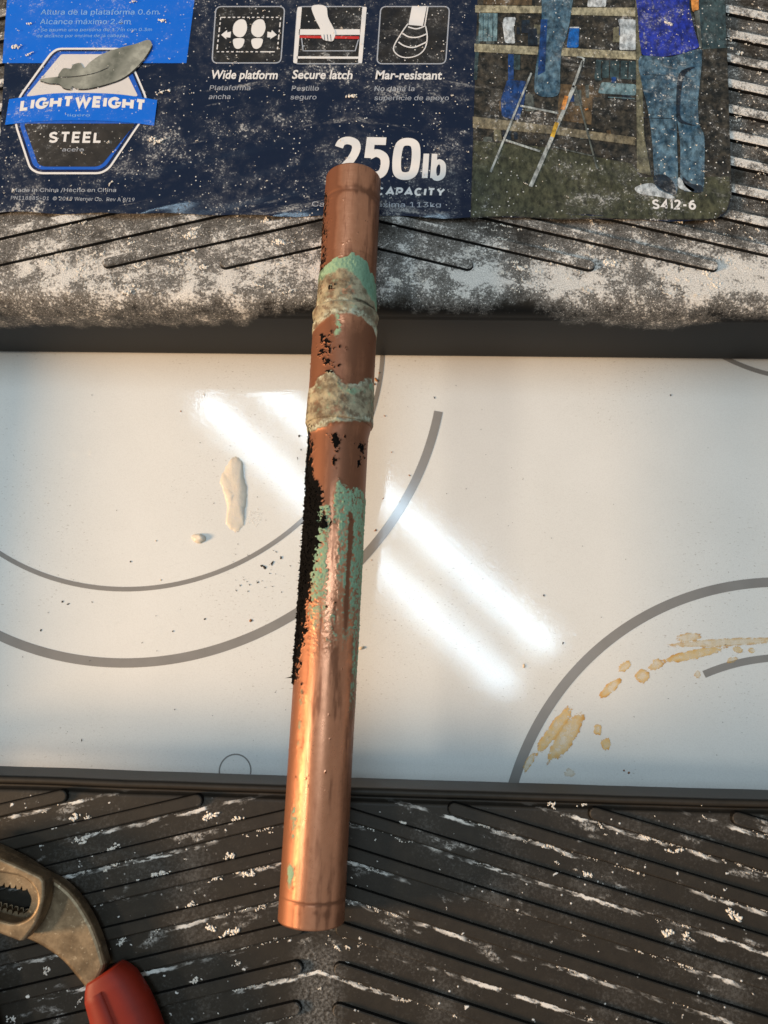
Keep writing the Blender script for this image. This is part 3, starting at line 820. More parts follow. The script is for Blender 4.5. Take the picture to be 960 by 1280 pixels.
for k in range(46):                          # clutter on the shelves
    x = rc.uniform(600, 785); y0, y1 = rc.choice(((-8, 8), (24, 56), (30, 58), (74, 140), (84, 145), (162, 178)))
    if 668 < x < 712: continue
    w_ = rc.uniform(4, 13); h_ = rc.uniform(.3, .9) * min(24, y1 - y0); yb = rc.uniform(y0 + h_, y1)
    pp('photo_clutter', [(x, yb - h_), (x + w_ * rc.uniform(.8, 1), yb - h_ + rc.uniform(-1, 1)), (x + w_, yb), (x + rc.uniform(-1, 1), yb)], 2.5 + .01 * k, rc.choice(clut), 1.2)
# person standing on the ladder, cropped: legs
pp('photo_worker_leg', spline([(680, -15), (714, -15), (713, 20), (708, 45), (702, 62), (700, 90), (699, 116), (688, 122), (670, 118), (668, 100), (672, 70), (677, 40), (677, 10)], True, 4), 4, ph_jean)
pp('photo_worker_shade', [(676, 25), (684, 25), (681, 90), (672, 95)], 5, ph_dblue)
# ladder
def bar(nm, a, b, w, m, lay=6): stroke(nm, [a, b], w, lay, m)
bar('photo_ladder_rail', (664, 92), (613, 216), 2.6, ph_metal); bar('photo_ladder_rail', (718, 108), (663, 234), 5.0, ph_metal)
bar('photo_ladder_rail', (728, 77), (716, 110), 3.2, ph_metal); stroke('photo_ladder_top', spline([(721, 72), (729, 74), (728, 82)], False, 4), 2.4, 6, ph_metal)
bar('photo_ladder_rung', (650, 133), (696, 142), 3, ph_metal); bar('photo_ladder_rung', (632, 176), (675, 190), 3, ph_metal)
bar('photo_ladder_back_rail', (719, 110), (746, 212), 2.2, ph_dmetal, 5); bar('photo_ladder_brace', (690, 184), (742, 196), 1.8, ph_dmetal, 5)
bar('photo_ladder_sticker', (708, 121), (703, 138), 5.2, ph_or, 7); bar('photo_ladder_sticker', (696, 154), (690, 172), 5.2, ph_yel, 7)
bar('photo_ladder_sticker', (731, 138), (735, 137), 2.2, ph_or, 7)
# person from behind: jeans, shirt, shoes
pp('photo_jeans', spline([(800, 71), (836, 72), (873, 62), (877, 72), (875, 100), (872, 130), (874, 156), (880, 172), (880, 215), (878, 236), (862, 240), (851, 232), (850, 180), (846, 150), (845, 130), (846, 180), (847, 225), (843, 244), (822, 238), (818, 225), (815, 180), (810, 140), (802, 105)], True, 4), 4, ph_jean)
pp('photo_jeans_shade', spline([(848, 94), (858, 86), (868, 85), (855, 96), (850, 130), (852, 150), (870, 158), (852, 155), (846, 148), (845, 120)], True, 4), 5, ph_jdark)
for yy in (94, 148): stroke('photo_jeans_crease', [(803, yy), (842, yy + 1)], 1.0, 5, ph_jdark)
pp('photo_jeans_hem', spline([(818, 220), (830, 219), (841, 228), (845, 243), (836, 242), (824, 236), (817, 228)], True, 4), 5, ph_jdark)
pp('photo_jeans_hem', spline([(853, 222), (864, 230), (876, 232), (878, 240), (866, 241), (855, 232)], True, 4), 5, ph_jdark)
pp('photo_shoe', spline([(793, 236), (803, 231), (816, 230), (824, 238), (842, 246), (838, 249), (820, 246), (800, 243)], True, 4), 5, ph_pail)
pp('photo_shoe', spline([(848, 222), (856, 230), (868, 238), (862, 240), (848, 235)], True, 4), 5, ph_pail)
pp('photo_shirt', [(793, -15), (862, -15), (861, 10), (868, 40), (874, 60), (852, 68), (830, 72), (802, 70), (799, 50), (797, 20)], 6, ph_shirt, 4)
pp('photo_hand', [(862, -10), (873, -10), (873, 14), (865, 16)], 5, ph_or, 3)
pp('photo_pipe', [(867, 14), (874, 13), (877, 60), (874, 62)], 5, ph_dmetal)
gtext('model_text', 'S412-6', (815, 262), (870, 263), 13, 3, WHITE, .24, .13)
text('model_text', 'Model', (785, 255), (807, 255.5), 5, 3, ph_pole)
text('model_text', 'Modelo', (784, 263), (807, 263.5), 5, 3, ph_pole)

# ------------------------------------------------------------------ copper pipe
RP = .0111; ZAX = RP + RH + .0001
Abot = P(386.0, 1158, ZAX + .006); Atop = P(440.5, 213, ZAX + .006)
Abot[2] = Atop[2] = ZAX
LEN = float(np.linalg.norm(Atop - Abot)); DIR = (Atop - Abot) / LEN; SIDE = np.array([DIR[1], -DIR[0], 0.0])   # to the right
_s = np.linspace(-.01, LEN + .01, 600)
_py = proj(Abot + _s[:, None] * DIR + np.array([0, 0, RP]))[:, 1]
s_of = lambda py: np.interp(-np.asarray(py, float), -_py, _s)
py_of = lambda s: np.interp(s, _s, _py)
TH0 = math.radians(9)                        # the seen middle line leans to the camera's side

def weather(s, th):
    """patina masks over length s and angle th (0 = top, + = right)"""
    Y = py_of(s); h = np.sin(np.clip(th - TH0, -1.571, 1.571))
    p = np.stack([np.cos(th) * 11, np.sin(th) * 11, s * 1000], -1)      # mm
    nA = fbm(p / 7, 4, .6) - .5; nB = fbm(p / 2.2 + 31, 5, .65) - .5; nC = fbm(p / .8 + 57, 4, .7) - .5
    nS = fbm(p * [1 / 1.6, 1 / 1.6, 1 / 14] + 71, 4, .6) - .5           # lengthwise streaks
    jy = Y + nA * 16 + nB * 14
    G1 = lambda a, b, e=5: sstep(jy, a - e, a + e) * (1 - sstep(jy, b - e, b + e))
    # first joint: verdigris then grey solder
    up1 = 318 + 10 * np.clip(h, -1, 1) ** 2 + 8 * np.clip(h - .3, 0, 1) * 2
    lo1 = 392 + 14 * (h ** 2) + 10 * nA
    gband = sstep(jy, up1 - 3, up1 + 3) * (1 - sstep(jy, up1 + 18 + 12 * h, up1 + 30 + 12 * h))
    solder = sstep(jy, up1 + 2, up1 + 12) * (1 - sstep(jy, lo1 - 3, lo1 + 4))
    pale = np.exp(-((jy - lo1 + 3) / 5.0) ** 2) * 1.1 + np.exp(-((Y - 376 - 4 * h) / 3.0) ** 2) * (h < .0) * .9  # second term paints a whitish highlight on the coupling edge's left
    drip = np.exp(-((h + .28 + nA * .3) / .14) ** 2) * sstep(jy, 388, 396) * (1 - sstep(jy, 418, 432)) * (nB > -.06)
    green = gband * (.62 + .5 * (nB + .5)) + drip * .7
    pale = pale + drip * .6
    dgreen = gband * sstep(h, .15, .6)
    seam = np.exp(-((Y - 373 - 3 * h * h) / 3.2) ** 2) * sstep(h, -.1, .25)
    solder = solder * np.clip(.86 + 1.3 * nB + .9 * nA, 0, 1)
    # second joint
    up2 = 473 + 8 * np.sin(h * 5 + .6) + 10 * nA; lo2 = 528 - 8 * h + 16 * nA
    sol2 = sstep(jy, up2 - 3, up2 + 4) * (1 - sstep(jy, lo2 - 4, lo2 + 4))
    sol2 = sol2 * np.clip(.86 + 1.3 * nB + .9 * nA, 0, 1)
    solder = np.maximum(solder, sol2)
    pale = pale + sol2 * (np.exp(-((jy - lo2 + 4) / 5) ** 2) + np.exp(-((jy - up2 - 3) / 4) ** 2)) * .9
    green = green + sol2 * np.clip(np.exp(-((jy - up2 - 12) / 7) ** 2) * .75 * (h > -.2) + np.exp(-((jy - lo2) / 7) ** 2) * .8 * (h < 0), 0, 1) * (.5 + nB * 2)
    green = green * (1 - 0) 
    # long verdigris field
    jh = h + nS * .22 + nB * .10
    f1 = sstep(jh, .30 - .10 * sstep(Y, 600, 640), .42) * sstep(jy, 606, 616) * (1 - sstep(Y, 700, 880))
    f2 = sstep(jh, -.18, .02) * (1 - sstep(jh, .55, .75)) * sstep(jy, 596 + 26 * np.abs(h), 606 + 26 * np.abs(h)) * (1 - sstep(jy, 640, 665))
    f3 = np.exp(-((jh - .22) / .15) ** 2) * sstep(jy, 625, 640) * (1 - sstep(Y, 690, 790))
    f4 = sstep(jh, -.72, -.60) * (1 - sstep(jh, -.24, -.10)) * sstep(jy, 628, 640) * (1 - sstep(Y, 720, 850))
    f5 = sstep(jh, .62, .80) * sstep(Y, 700, 730) * (1 - sstep(Y, 800, 1000)) * .9
    fld = np.maximum.reduce([f1 * 1.0, f2 * 1.0, f3 * .85, f4 * .80, f5 * .8])
    fld = fld * (.72 + 2.3 * nC + 1.1 * nB)
    ghost = sstep(Y, 730, 770) * (1 - sstep(Y, 790, 840)) * np.exp(-((h - .1) / .45) ** 2) * (.30 + 1.6 * nC)
    slit = np.exp(-((h - .50 - nS * .1 + (Y < 650) * (Y - 650) * -.004) / .075) ** 2) * sstep(Y, 632, 642) * (1 - sstep(Y, 760, 800))
    fld = np.maximum(fld, ghost) * (1 - slit)
    spk = np.exp(-((h + .72) / .12) ** 2) * (sstep(Y, 985, 1010) * (1 - sstep(Y, 1045, 1060)) + sstep(Y, 1075, 1085) * (1 - sstep(Y, 1105, 1125)) + .5 * sstep(Y, 840, 870) * (1 - sstep(Y, 930, 990)))
    fld = np.maximum(fld, spk * (.55 + 1.8 * nB))
    green = np.maximum(green, fld)
    # black crust down the left flank
    wid = np.interp(Y, [205, 235, 320, 400, 470, 530, 590, 612, 660, 700, 740, 780, 850, 870, 1200], [-1.2, -.82, -.76, -1.05, -1.02, -.96, -.84, -.50, -.46, -.56, -.66, -.74, -.90, -1.3, -1.4])
    black = 1 - sstep(h + nB * .45 + nC * .45, wid - .05, wid + .07)
    black = black * np.where((Y > 330) & (Y < 525), .5, 1)
    black = np.where(Y < 330, black * np.clip(.55 + 2.2 * nC + 1.2 * nB, 0, 1.2), black)
    black = black * (1 - sstep(-th + nA * .8 + nB * .5, 1.30, 1.62))
    blot = 0
    for bh, by, rh, ry, a in ((-.12, 555, .16, 16, 1.0), (-.18, 582, .10, 12, .8), (.72, 556, .18, 14, .9), (.66, 575, .1, 8, .7), (-.6, 432, .3, 22, .52), (-.45, 455, .25, 16, .5), (-.25, 437, .2, 6, .5), (-.35, 652, .18, 14, .7), (-.55, 360, .16, 9, .6), (.15, 545, .08, 5, .7)):
        blot = np.maximum(blot, a * np.exp(-((h - bh) / rh) ** 2 - ((Y - by) / ry) ** 2))
    black = np.maximum(black, sstep(blot + nB * 1.5 + nC * 1.1, .46, .66))
    black = np.maximum(black, seam * .58)
    # tarnish, plus darker flanks; the left one paints out the warm lamp's highlight
    tarn_dim = .40 + nA * .5 + nS * .5
    tarn_dim = tarn_dim + .45 * G1(400, 620, 25) + .25 * np.clip(np.abs(h) - .55, 0, 1) * 2 - .22 * sstep(Y, 830, 960) - .10 * (Y < 310) + .28 * sstep(nS, .04, .24)
    tarn_dim = tarn_dim + .9 * np.exp(-((Y - 235) / 4.5) ** 2) * (.4 + 1.5 * np.clip(nA + .2, 0, 1)) + .9 * np.exp(-((Y - 1131 - 2 * nA) / 2.2) ** 2) + .18 * (Y > 1133) + .9 * slit + .8 * seam
    for bh, by, r in ((.38, 1144, 5), (.05, 1141, 3), (-.55, 238, 5)): tarn_dim = tarn_dim + .5 * np.exp(-((h - bh) * 40 / r) ** 2 - ((Y - by) / r) ** 2)
    tarn_dim = tarn_dim + .15 * sstep(nC, .1, .3) + .75 * (1 - sstep(h + nA * .25, -.72, -.42)) + .35 * sstep(h + nA * .2, .62, .85) + .5 * np.clip(blot * 2.2, 0, 1)
    lumpy = .00022 * np.clip(green, 0, 1) * (1 + 3 * nC) + .00024 * np.clip(solder, 0, 1) * (1 + 2.2 * nB + .7 * nC) + .00022 * np.clip(black, 0, 1) * (1 + 3 * nC)
    w1 = np.stack([green, solder, black], -1); w2 = np.stack([tarn_dim, pale, dgreen], -1)
    return np.clip(w1, 0, 1.2), np.clip(w2, 0, 1), lumpy

pipe = empty('copper_pipe', (*((Abot + Atop) / 2)[:2], RH))
tag(pipe, 'cut length of corroded copper pipe with a soldered coupling, lying across both stool steps', 'copper pipe')
TH = np.concatenate([np.linspace(-1.75, 1.75, 150), np.linspace(1.75, 2 * math.pi - 1.75, 34)[1:-1]])
def tube(name, s0, s1, rad, ns, label=None, cap=True):
    """rad(s): outer radius. Closed at both ends by a rounded lip and a bore"""
    ss = np.linspace(s0, s1, ns)
    Sg, Tg = np.meshgrid(ss, TH, indexing='ij')
    w1, w2, lu = weather(Sg, Tg)
    R_ = rad(ss)[:, None] + lu
    rings = [(ss[0], None, RP - .0012), (ss[0], None, RP - .0003)]
    Sx = np.concatenate([np.full((1, len(TH)), s0 + .02), np.full((1, len(TH)), s0), Sg, np.full((1, len(TH)), s1), np.full((1, len(TH)), s1 - .02)])
    inner = RP - .0013
    edge0 = R_[0].min() - .0005; edge1 = R_[-1].min() - .0005
    Rx = np.concatenate([np.full((1, len(TH)), inner), np.full((1, len(TH)), inner), R_, np.full((1, len(TH)), inner), np.full((1, len(TH)), inner)])
    # soften the outer lip
    for k, dr in ((2, .0004), (3, .0001), (-3, .0004), (-4, .0001)): Rx[k] -= dr
    Tx = np.broadcast_to(TH, Sx.shape)
    W1 = np.concatenate([w1[:1], w1[:1], w1, w1[-1:], w1[-1:]]); W2 = np.concatenate([w2[:1], w2[:1], w2, w2[-1:], w2[-1:]])
    C = Abot + Sx[..., None] * DIR + (np.sin(Tx) * Rx)[..., None] * SIDE + (np.cos(Tx) * Rx)[..., None] * np.array([0, 0, 1.0])
    o = mk(name, C.reshape(-1, 3), grid_faces(len(Sx), len(TH), True), M_PIPE, pipe, smooth=True,
           vattrs={'weather': W1.reshape(-1, 3), 'weather2': W2.reshape(-1, 3)})
    if label: tag(o, label)
    return o
sC0, sC1 = float(s_of(522)), float(s_of(377))
def rad_tube(s):
    Y = py_of(s)
    r = np.full_like(s, RP)
    r = r - .00010 * np.exp(-((Y - 1131) / 1.6) ** 2) - .00012 * np.exp(-((Y - 236) / 1.8) ** 2)      # cutter marks
    return r
def rad_fillet(y0, sgn):
    return lambda s: RP + .0009 * np.exp(-((py_of(s) - y0) / 11.0) ** 2)
tube('lower_tube', 0, sC0 + .006, lambda s: rad_tube(s) + .0008 * np.exp(-((s - sC0) / .0030) ** 2), 640, 'lower tube, polished bright at its cut end, green and black higher up')
tube('upper_tube', sC1 - .006, LEN, lambda s: rad_tube(s) + .0005 * np.exp(-((s - sC1 - .002) / .0042) ** 2), 190, 'upper tube, clean copper with green corrosion at the joint')
tube('coupling', sC0, sC1, lambda s: RP + .00125 + .0003 * np.exp(-((s - sC0) / .006) ** 2) + .00025 * np.exp(-((s - sC1) / .003) ** 2) - .00035 * np.exp(-((s - sC1 + .0042) / .0012) ** 2), 150, 'wider brown coupling ringed with grey solder')

# black flaky crust standing off the left flank
pts = []; sz = []
for k in range(2200):
    Y = random.uniform(538, 856); s = float(s_of(Y))
    lim = np.interp(Y, [500, 540, 595, 615, 660, 720, 780, 856], [-.99, -.97, -.90, -.62, -.58, -.76, -.86, -.97])
    h = random.uniform(-1.0, lim); th = math.asin(max(-1, h)) + TH0 - (random.random() ** 2) * .35
    r = RP + random.uniform(-.0001, .00035)
    pts.append(Abot + DIR * s + SIDE * math.sin(th) * r + np.array([0, 0, math.cos(th) * r])); sz.append(random.uniform(.00010, .00042) * (1.3 if random.random() < .08 else 1))
cr = lumps('black_crust', pts, sz, M_SOOT, .8, pipe, .6); tag(cr, 'flaky black crust along the left flank', kind='stuff')
# loose spikes of crust
vs = []; fs = []
for k in range(60):
    Y = random.uniform(515, 850); s = float(s_of(Y)); th = math.radians(-78 + random.uniform(-12, 18))
    rdir = SIDE * math.sin(th) + np.array([0, 0, math.cos(th)])
    b = Abot + DIR * s + rdir * RP
    tip = b + rdir * random.uniform(.0002, .0008) + DIR * random.uniform(-.0008, .0008) - SIDE * random.uniform(.0, .0006)
    a1 = DIR * .0003; a2 = np.cross(rdir, DIR) * .0003; n0 = len(vs)
    vs += [b + a1, b - a1 * .5 + a2, b - a1 * .5 - a2, tip]; fs += [[n0, n0 + 1, n0 + 3], [n0 + 1, n0 + 2, n0 + 3], [n0 + 2, n0, n0 + 3]]
Y = 848; s = float(s_of(Y)); b = Abot + DIR * s - SIDE * RP * .99 + np.array([0, 0, .001]); n0 = len(vs)
tip = b - SIDE * .0030 - DIR * .0006
vs += [b + DIR * .0004, b - DIR * .0004, b + np.array([0, 0, .0006]), tip]; fs += [[n0, n0 + 1, n0 + 3], [n0 + 1, n0 + 2, n0 + 3], [n0 + 2, n0, n0 + 3]]
sp = mk('crust_spikes', vs, fs, M_SOOT, pipe); tag(sp, kind='stuff')

# ------------------------------------------------------------------ pliers
pl = empty('pliers', P(60, 1170, RH)); tag(pl, 'slip joint pliers with brassy steel jaws and red grips, resting on the near step', 'pliers')
def plate(name, loops, z0, z1, mat, bev=.0008, parent=None):
    """flat forged piece with holes, given by pixel outlines at height z1"""
    cu = bpy.data.curves.new('c', 'CURVE'); cu.dimensions = '2D'; cu.fill_mode = 'BOTH'
    zc = (z0 + z1) / 2
    for lp in loops:
        sp_ = cu.splines.new('POLY'); w = [P(x, y, z1)[:2] for x, y in lp]
        sp_.points.add(len(w) - 1)
        for q_, p_ in zip(sp_.points, w): q_.co = (*p_, 0, 1)
        sp_.use_cyclic_u = True
    cu.extrude = (z1 - z0) / 2 - bev; cu.bevel_depth = bev; cu.bevel_resolution = 2; cu.offset = -bev
    to = bpy.data.objects.new('c', cu); COL.objects.link(to)
    dg = bpy.context.evaluated_depsgraph_get(); dg.update()
    me = bpy.data.meshes.new_from_object(to.evaluated_get(dg))
    v = np.array([q_.co[:] for q_ in me.vertices]); f = [list(p_.vertices) for p_ in me.polygons]
    bpy.data.objects.remove(to); bpy.data.curves.remove(cu); bpy.data.meshes.remove(me)
    v[:, 2] += zc
    ow_ = np.array([P(x, y, z1)[:2] for x, y in loops[0]])        # keep bevel spikes inside the outline
    v[:, :2] = np.clip(v[:, :2], ow_.min(0) - .0002, ow_.max(0) + .0002)
    return mk(name, v, f, mat, parent or pl)
slot = spline([(-70, 1081), (-30, 1086), (4, 1092), (24, 1096), (37, 1104), (45, 1117), (45, 1133), (36, 1147), (20, 1154), (2, 1151), (-30, 1141), (-70, 1130)], True, 6)
# front lever: jaw plate with the adjusting slot
front = spline([(-130, 1062), (-90, 1052), (-40, 1056), (5, 1075), (30, 1086), (51, 1096)], False, 4) + spline([(55, 1102), (55, 1122), (49, 1146), (40, 1163), (29, 1176)], False, 4) + spline([(24, 1177), (0, 1168), (-30, 1158), (-70, 1148), (-110, 1120), (-135, 1085)], False, 4)
plate('front_jaw', [front, slot], .0095, .0165, M_STEEL, .0009)
# toothed bed below the slot
def teeth(a, b, n, dpt, side):
    a = np.array(a, float); b = np.array(b, float); d = (b - a) / n; nn = np.array([-d[1], d[0]]) / np.linalg.norm(d) * side; o = []
    for k in range(n): o += [a + d * k, a + d * (k + .25) + nn * dpt, a + d * (k + .5) + nn * dpt * .9, a + d * (k + .75)]
    return o
tslot = teeth((-66, 1088), (36, 1107), 14, 5.5, 1) + spline([(37, 1114), (41, 1124), (37, 1138), (31, 1143)], False, 4) + teeth((28, 1148), (-62, 1125), 13, 5.5, 1)
bed = [(-75, 1076), (0, 1086), (30, 1092), (50, 1104), (52, 1130), (40, 1156), (18, 1163), (-75, 1140)]
plate('toothed_bed', [spline(bed, True, 5), tslot], .0052, .0093, M_STEEL, .0004)
# rear lever: curved neck that carries the grip
neck = spline([(-40, 1046), (0, 1062), (28, 1076), (54, 1093), (72, 1102), (92, 1120), (110, 1147), (122, 1174), (129, 1198), (131, 1206)], False, 5) + spline([(130, 1212), (122, 1228), (113, 1241)], False, 4) + spline([(110, 1241), (96, 1224), (78, 1203), (58, 1188), (40, 1178), (18, 1170), (-20, 1160)], False, 5)
hole = [(x, y) for x, y in spline([(-20, 1100), (10, 1092), (36, 1102), (46, 1122), (36, 1146), (10, 1152), (-16, 1142)], True, 5)]
plate('neck', [neck, hole], .0030, .0092, M_STEEL, .0015)

def sweep(name, pth, wid, hgt, mat, parent, n=28, power=2.6, panel=0):
    """rubber grip: superellipse section along a path of (px, py, z centre)"""
    c = np.array([np.r_[P(x, y, z)[:2], z] for x, y, z in pth]); c = np.array(spline(c, False, 7)); m = len(c)
    wd = np.interp(np.linspace(0, 1, m), np.linspace(0, 1, len(wid)), wid); hg = np.interp(np.linspace(0, 1, m), np.linspace(0, 1, len(hgt)), hgt)
    tg = np.gradient(c, axis=0); tg[:, 2] = 0; tg /= np.linalg.norm(tg, axis=1)[:, None]; sd = np.stack([tg[:, 1], -tg[:, 0], 0 * tg[:, 0]], -1)
    a = np.linspace(0, 2 * math.pi, n, endpoint=False)
    cx = np.sign(np.cos(a)) * np.abs(np.cos(a)) ** (2 / power); cz = np.sign(np.sin(a)) * np.abs(np.sin(a)) ** (2 / power)
    V = c[:, None] + (wd[:, None] * cx)[..., None] * sd[:, None] + (hg[:, None] * cz)[..., None] * np.array([0, 0, 1.0])
    Vf = V.reshape(-1, 3); f = grid_faces(m, n, True).tolist()
    f.append(list(range(n))[::-1]); f.append(list(range((m - 1) * n, m * n)))
    return mk(name, Vf, f, mat, parent, smooth=True), c, wd, hg, sd
g1, c_, wd_, hg_, sd_ = sweep('grip', [(131, 1215, .0082), (139, 1232, .0082), (152, 1262, .0085), (166, 1300, .0088), (176, 1350, .0088), (180, 1420, .0085), (172, 1500, .0082), (160, 1560, .008)],
      [.0062, .0092, .0105, .0108, .0105, .0102, .0105, .009], [.0052, .0064, .0066, .0066, .0064, .0062, .0062, .005], M_GRIP, pl)
# raised thumb panel along the grip
def panelstrip(c, wd, hg, sd, parent, i0=6):
    v = []; 
    idx = range(i0, len(c) - 3)
    for i in idx:
        for off, dz in ((.05, .0), (.10, .0007), (.80, .0007), (.86, -.0008)):
            z = hg[i] * (1 - abs(off) ** 2.6) ** (1 / 2.6) if off < 1 else 0
            v.append(c[i] - sd[i] * wd[i] * (-off) + np.array([0, 0, z + dz]))
    return mk('grip_panel', v, grid_faces(len(list(idx)), 4), M_GRIP, parent, smooth=True)
panelstrip(c_, wd_, hg_, sd_, g1)
plate('handle_arm', [spline([(-128, 1085), (-100, 1100), (-60, 1135), (-55, 1170), (-58, 1215), (-66, 1235), (-82, 1232), (-90, 1195), (-105, 1150), (-130, 1115)], True, 5)], .0050, .0105, M_STEEL, .001)
# second grip, mostly out of the picture
sweep('grip', [(-74, 1185, .0085), (-70, 1205, .0085), (-62, 1240, .0085), (-50, 1285, .0085), (-30, 1350, .0085), (-8, 1420, .0085), (10, 1500, .0082)],
      [.006, .0095, .0108, .0105, .0102, .0102, .009], [.005, .0064, .0066, .0064, .0062, .0062, .005], M_GRIP, pl)

# ------------------------------------------------------------------ spills on the cooktop
def blob(name, c, ln, wd, ang, thick, mat, label, cat, group=None, seed=0, fade=1.0, jag=.30, dome=False, pts=None):
    r = np.random.default_rng(seed); n = 64
    a = np.linspace(0, 2 * math.pi, n, endpoint=False)
    k = 1 + jag * sum(r.normal() * np.cos(m * a + r.random() * 6.28) / m ** .75 for m in range(2, 15)) * .55
    if pts is not None:
        out = np.array(spline(pts, True, 8)); out = out[np.linspace(0, len(out) - 1, n).astype(int)]
        cen = out.mean(0); out = cen + (out - cen) * (1 + jag * .12 * r.normal(size=(n, 1)))
    else:
        ca, sa = math.cos(ang), math.sin(ang); cen = np.array(c)
        out = np.stack([c[0] + (ln / 2 * np.cos(a) * ca - wd / 2 * np.sin(a) * sa) * k, c[1] + (ln / 2 * np.cos(a) * sa + wd / 2 * np.sin(a) * ca) * k], -1)
    ow = np.array([P(x, y, ZG)[:2] for x, y in out]); cw = ow.mean(0)
    V = [np.r_[cw, ZG + thick]]; E_ = [.0]; rings = (.25, .5, .7, .85, .95, 1.0)
    for t in rings:
        for q_ in ow:
            xy = cw + (q_ - cw) * t
            hh_ = thick * ((1 - t ** 2.4) ** .5 if dome else (1 - t ** 6) * (.7 + .6 * t ** 3))
            if dome: hh_ *= .55 + .9 * float(vnoise(np.r_[xy * 260, seed]))
            V.append(np.r_[xy, ZG + .00004 + hh_]); E_.append(t ** 3)
    F_ = [[0, 1 + i, 1 + (i + 1) % n] for i in range(n)]
    for q_ in range(len(rings) - 1):
        for i in range(n): F_.append([1 + q_ * n + i, 1 + (q_ + 1) * n + i, 1 + (q_ + 1) * n + (i + 1) % n, 1 + q_ * n + (i + 1) % n])
    o = mk(name, V, F_, mat, None, smooth=True, attrs={'edge': E_, 'fade': [fade] * len(V)})
    return tag(o, label, cat, group)
SG = 'orange sauce stains inside the right burner ring'
stains = [((693, 912), 74, 13, -52, 1.0, 'longest orange sauce stain hugging the right burner ring, lower left'),
          ((707, 921), 74, 19, -54, .85, 'broad pale orange stain beside the longest one near the burner ring'),
          ((747, 912), 11, 11, 0, .9, 'round orange sauce spot, upper of two right of the long stains'),
          ((757.5, 930), 12.5, 12, 0, .95, 'round orange sauce spot, lower of two right of the long stains'),
          ((763, 860), 33, 10, -38, .85, 'slanted oblong orange stain midway along the burner ring'),
          ((781, 833), 18, 9, -35, .85, 'small oblong orange stain above the slanted midway one'),
          ((803, 845), 18, 14, -40, .8, 'stubby orange stain below the left end of the long arc smear'),
          ((820, 831), 19, 10, -25, .7, 'pale stubby orange stain joining the left end of the arc smear'),
          ((868, 818), 78, 10, -12, .9, 'long orange arc smear with ragged edge, under the pale streak'),
          ((907, 803), 150, 8, -3, .55, 'pale yellow streak above the orange arc smear at right'),
          ((861, 797), 30, 10, -8, .55, 'pale yellow bulge at the middle of the pale streak'),
          ((922, 812), 13, 7, 10, .7, 'tiny orange fleck just right of the arc smear'),
          ((940, 813), 9, 6, 20, .7, 'tiny orange fleck by the right border of the photo'),
          ((915, 825), 14, 6, -20, .55, 'faint orange fleck on the inner burner arc'),
          ((872, 843), 7, 9, 0, .5, 'faint yellow fleck at the left tip of the inner burner arc'),
          ((661, 953), 26, 8, -62, .6, 'faint orange stain nearest the near step, below the longest one'),
          ((712, 966), 14, 8, 0, .3, 'very faint yellow spot just above the near step edge')]
for i, (c, ln, wd, an, fd, lb) in enumerate(stains):
    blob('sauce_stain', c, ln * 1.1, wd * 1.35, math.radians(an), .00012, M_STAIN, lb, 'stain', SG, seed=40 + i, fade=fd, jag=.17 if ln > 24 else .26)
blob('batter_drip', None, 0, 0, 0, .0010, M_BATTER, 'long lumpy drip of dried cream batter on the cooktop left of the pipe', 'batter drip', seed=5, dome=True, jag=.25,
     pts=[(293, 570), (303, 577), (305, 595), (309, 616), (306, 640), (304, 658), (294, 663), (283, 655), (284, 635), (279, 614), (275, 600), (282, 584)])
blob('batter_drop', (248.5, 673), 18, 12, .1, .0016, M_BATTER, 'small round dried cream batter drop below the long drip', 'batter drop', seed=9, dome=True, jag=.1)
M_SMEAR = G('flour_smear'); M_SMEAR.set(color=(.78, .77, .74), rough=.9, alpha=M_SMEAR.mul(M_SMEAR.step(M_SMEAR.noise(700, 5, .65), .45, .65), .6)); M_SMEAR = M_SMEAR.m
blob('flour_smear', (318, 646), 24, 18, -.4, .00008, M_SMEAR, 'faint white flour smear beside the foot of the batter drip', 'smear', seed=14, jag=.5)

def crumbs(name, spec, mat, label, cat):
    pts = []; sz = []
    for x, y, r in spec:
        p = P(x, y, ZG + .0002); pts.append(p); sz.append(r * .00036)
    o = lumps(name, pts, sz, mat, .3, None, .6); return tag(o, label, cat, None, 'stuff')
rr = random.Random(3)
dark = [(340, 704, 2.2), (330, 709, 2.0), (327, 707, 1.4), (351, 697, 1.4), (163, 702, 1), (78, 752, 1.1), (85, 755, 1), (115, 753, .9), (256, 774, 1.1), (216, 789, 1), (300, 732, .9), (312, 731, .8), (322, 728, .9), (305, 725, .7), (295, 738, .8), (310, 739, .7),
        (345, 690, .8), (102, 925, 1), (374, 545, 1.4), (680, 744, 1.6), (704, 804, 1.2), (838, 494, 1.1), (543, 497, 1.1), (51, 788, 1), (376, 562, 1), (372, 573, 1)]
dark += [(rr.uniform(5, 370), rr.uniform(480, 930), rr.uniform(.3, .6)) for _ in range(34)] + [(rr.uniform(500, 950), rr.uniform(480, 950), rr.uniform(.25, .5)) for _ in range(40)] + [(rr.gauss(330, 26), rr.gauss(712, 18), rr.uniform(.3, .6)) for _ in range(22)]
crumbs('dark_crumbs', dark, M_CRUMB, 'tiny black and grey crumbs strewn over the white cooktop', 'crumbs')
brown = [(471, 475, 2.4), (468, 480, 1.5), (474, 466, 1.2), (469, 663, 1.9), (313, 776, 1.8), (512, 594, 1), (479, 623, .8), (226, 514, .9), (481, 520, .8), (490, 565, .8), (786, 966, 1.3), (780, 963, 1), (465, 700, .8)]
crumbs('brown_crumbs', brown, M_BROWN, 'reddish brown crumbs beside the pipe on the cooktop', 'crumbs')
pale_ = [(452, 810, 2.2), (195, 676, 1), (255, 494, 1.1), (201, 725, .9), (655, 832, 2.4)]
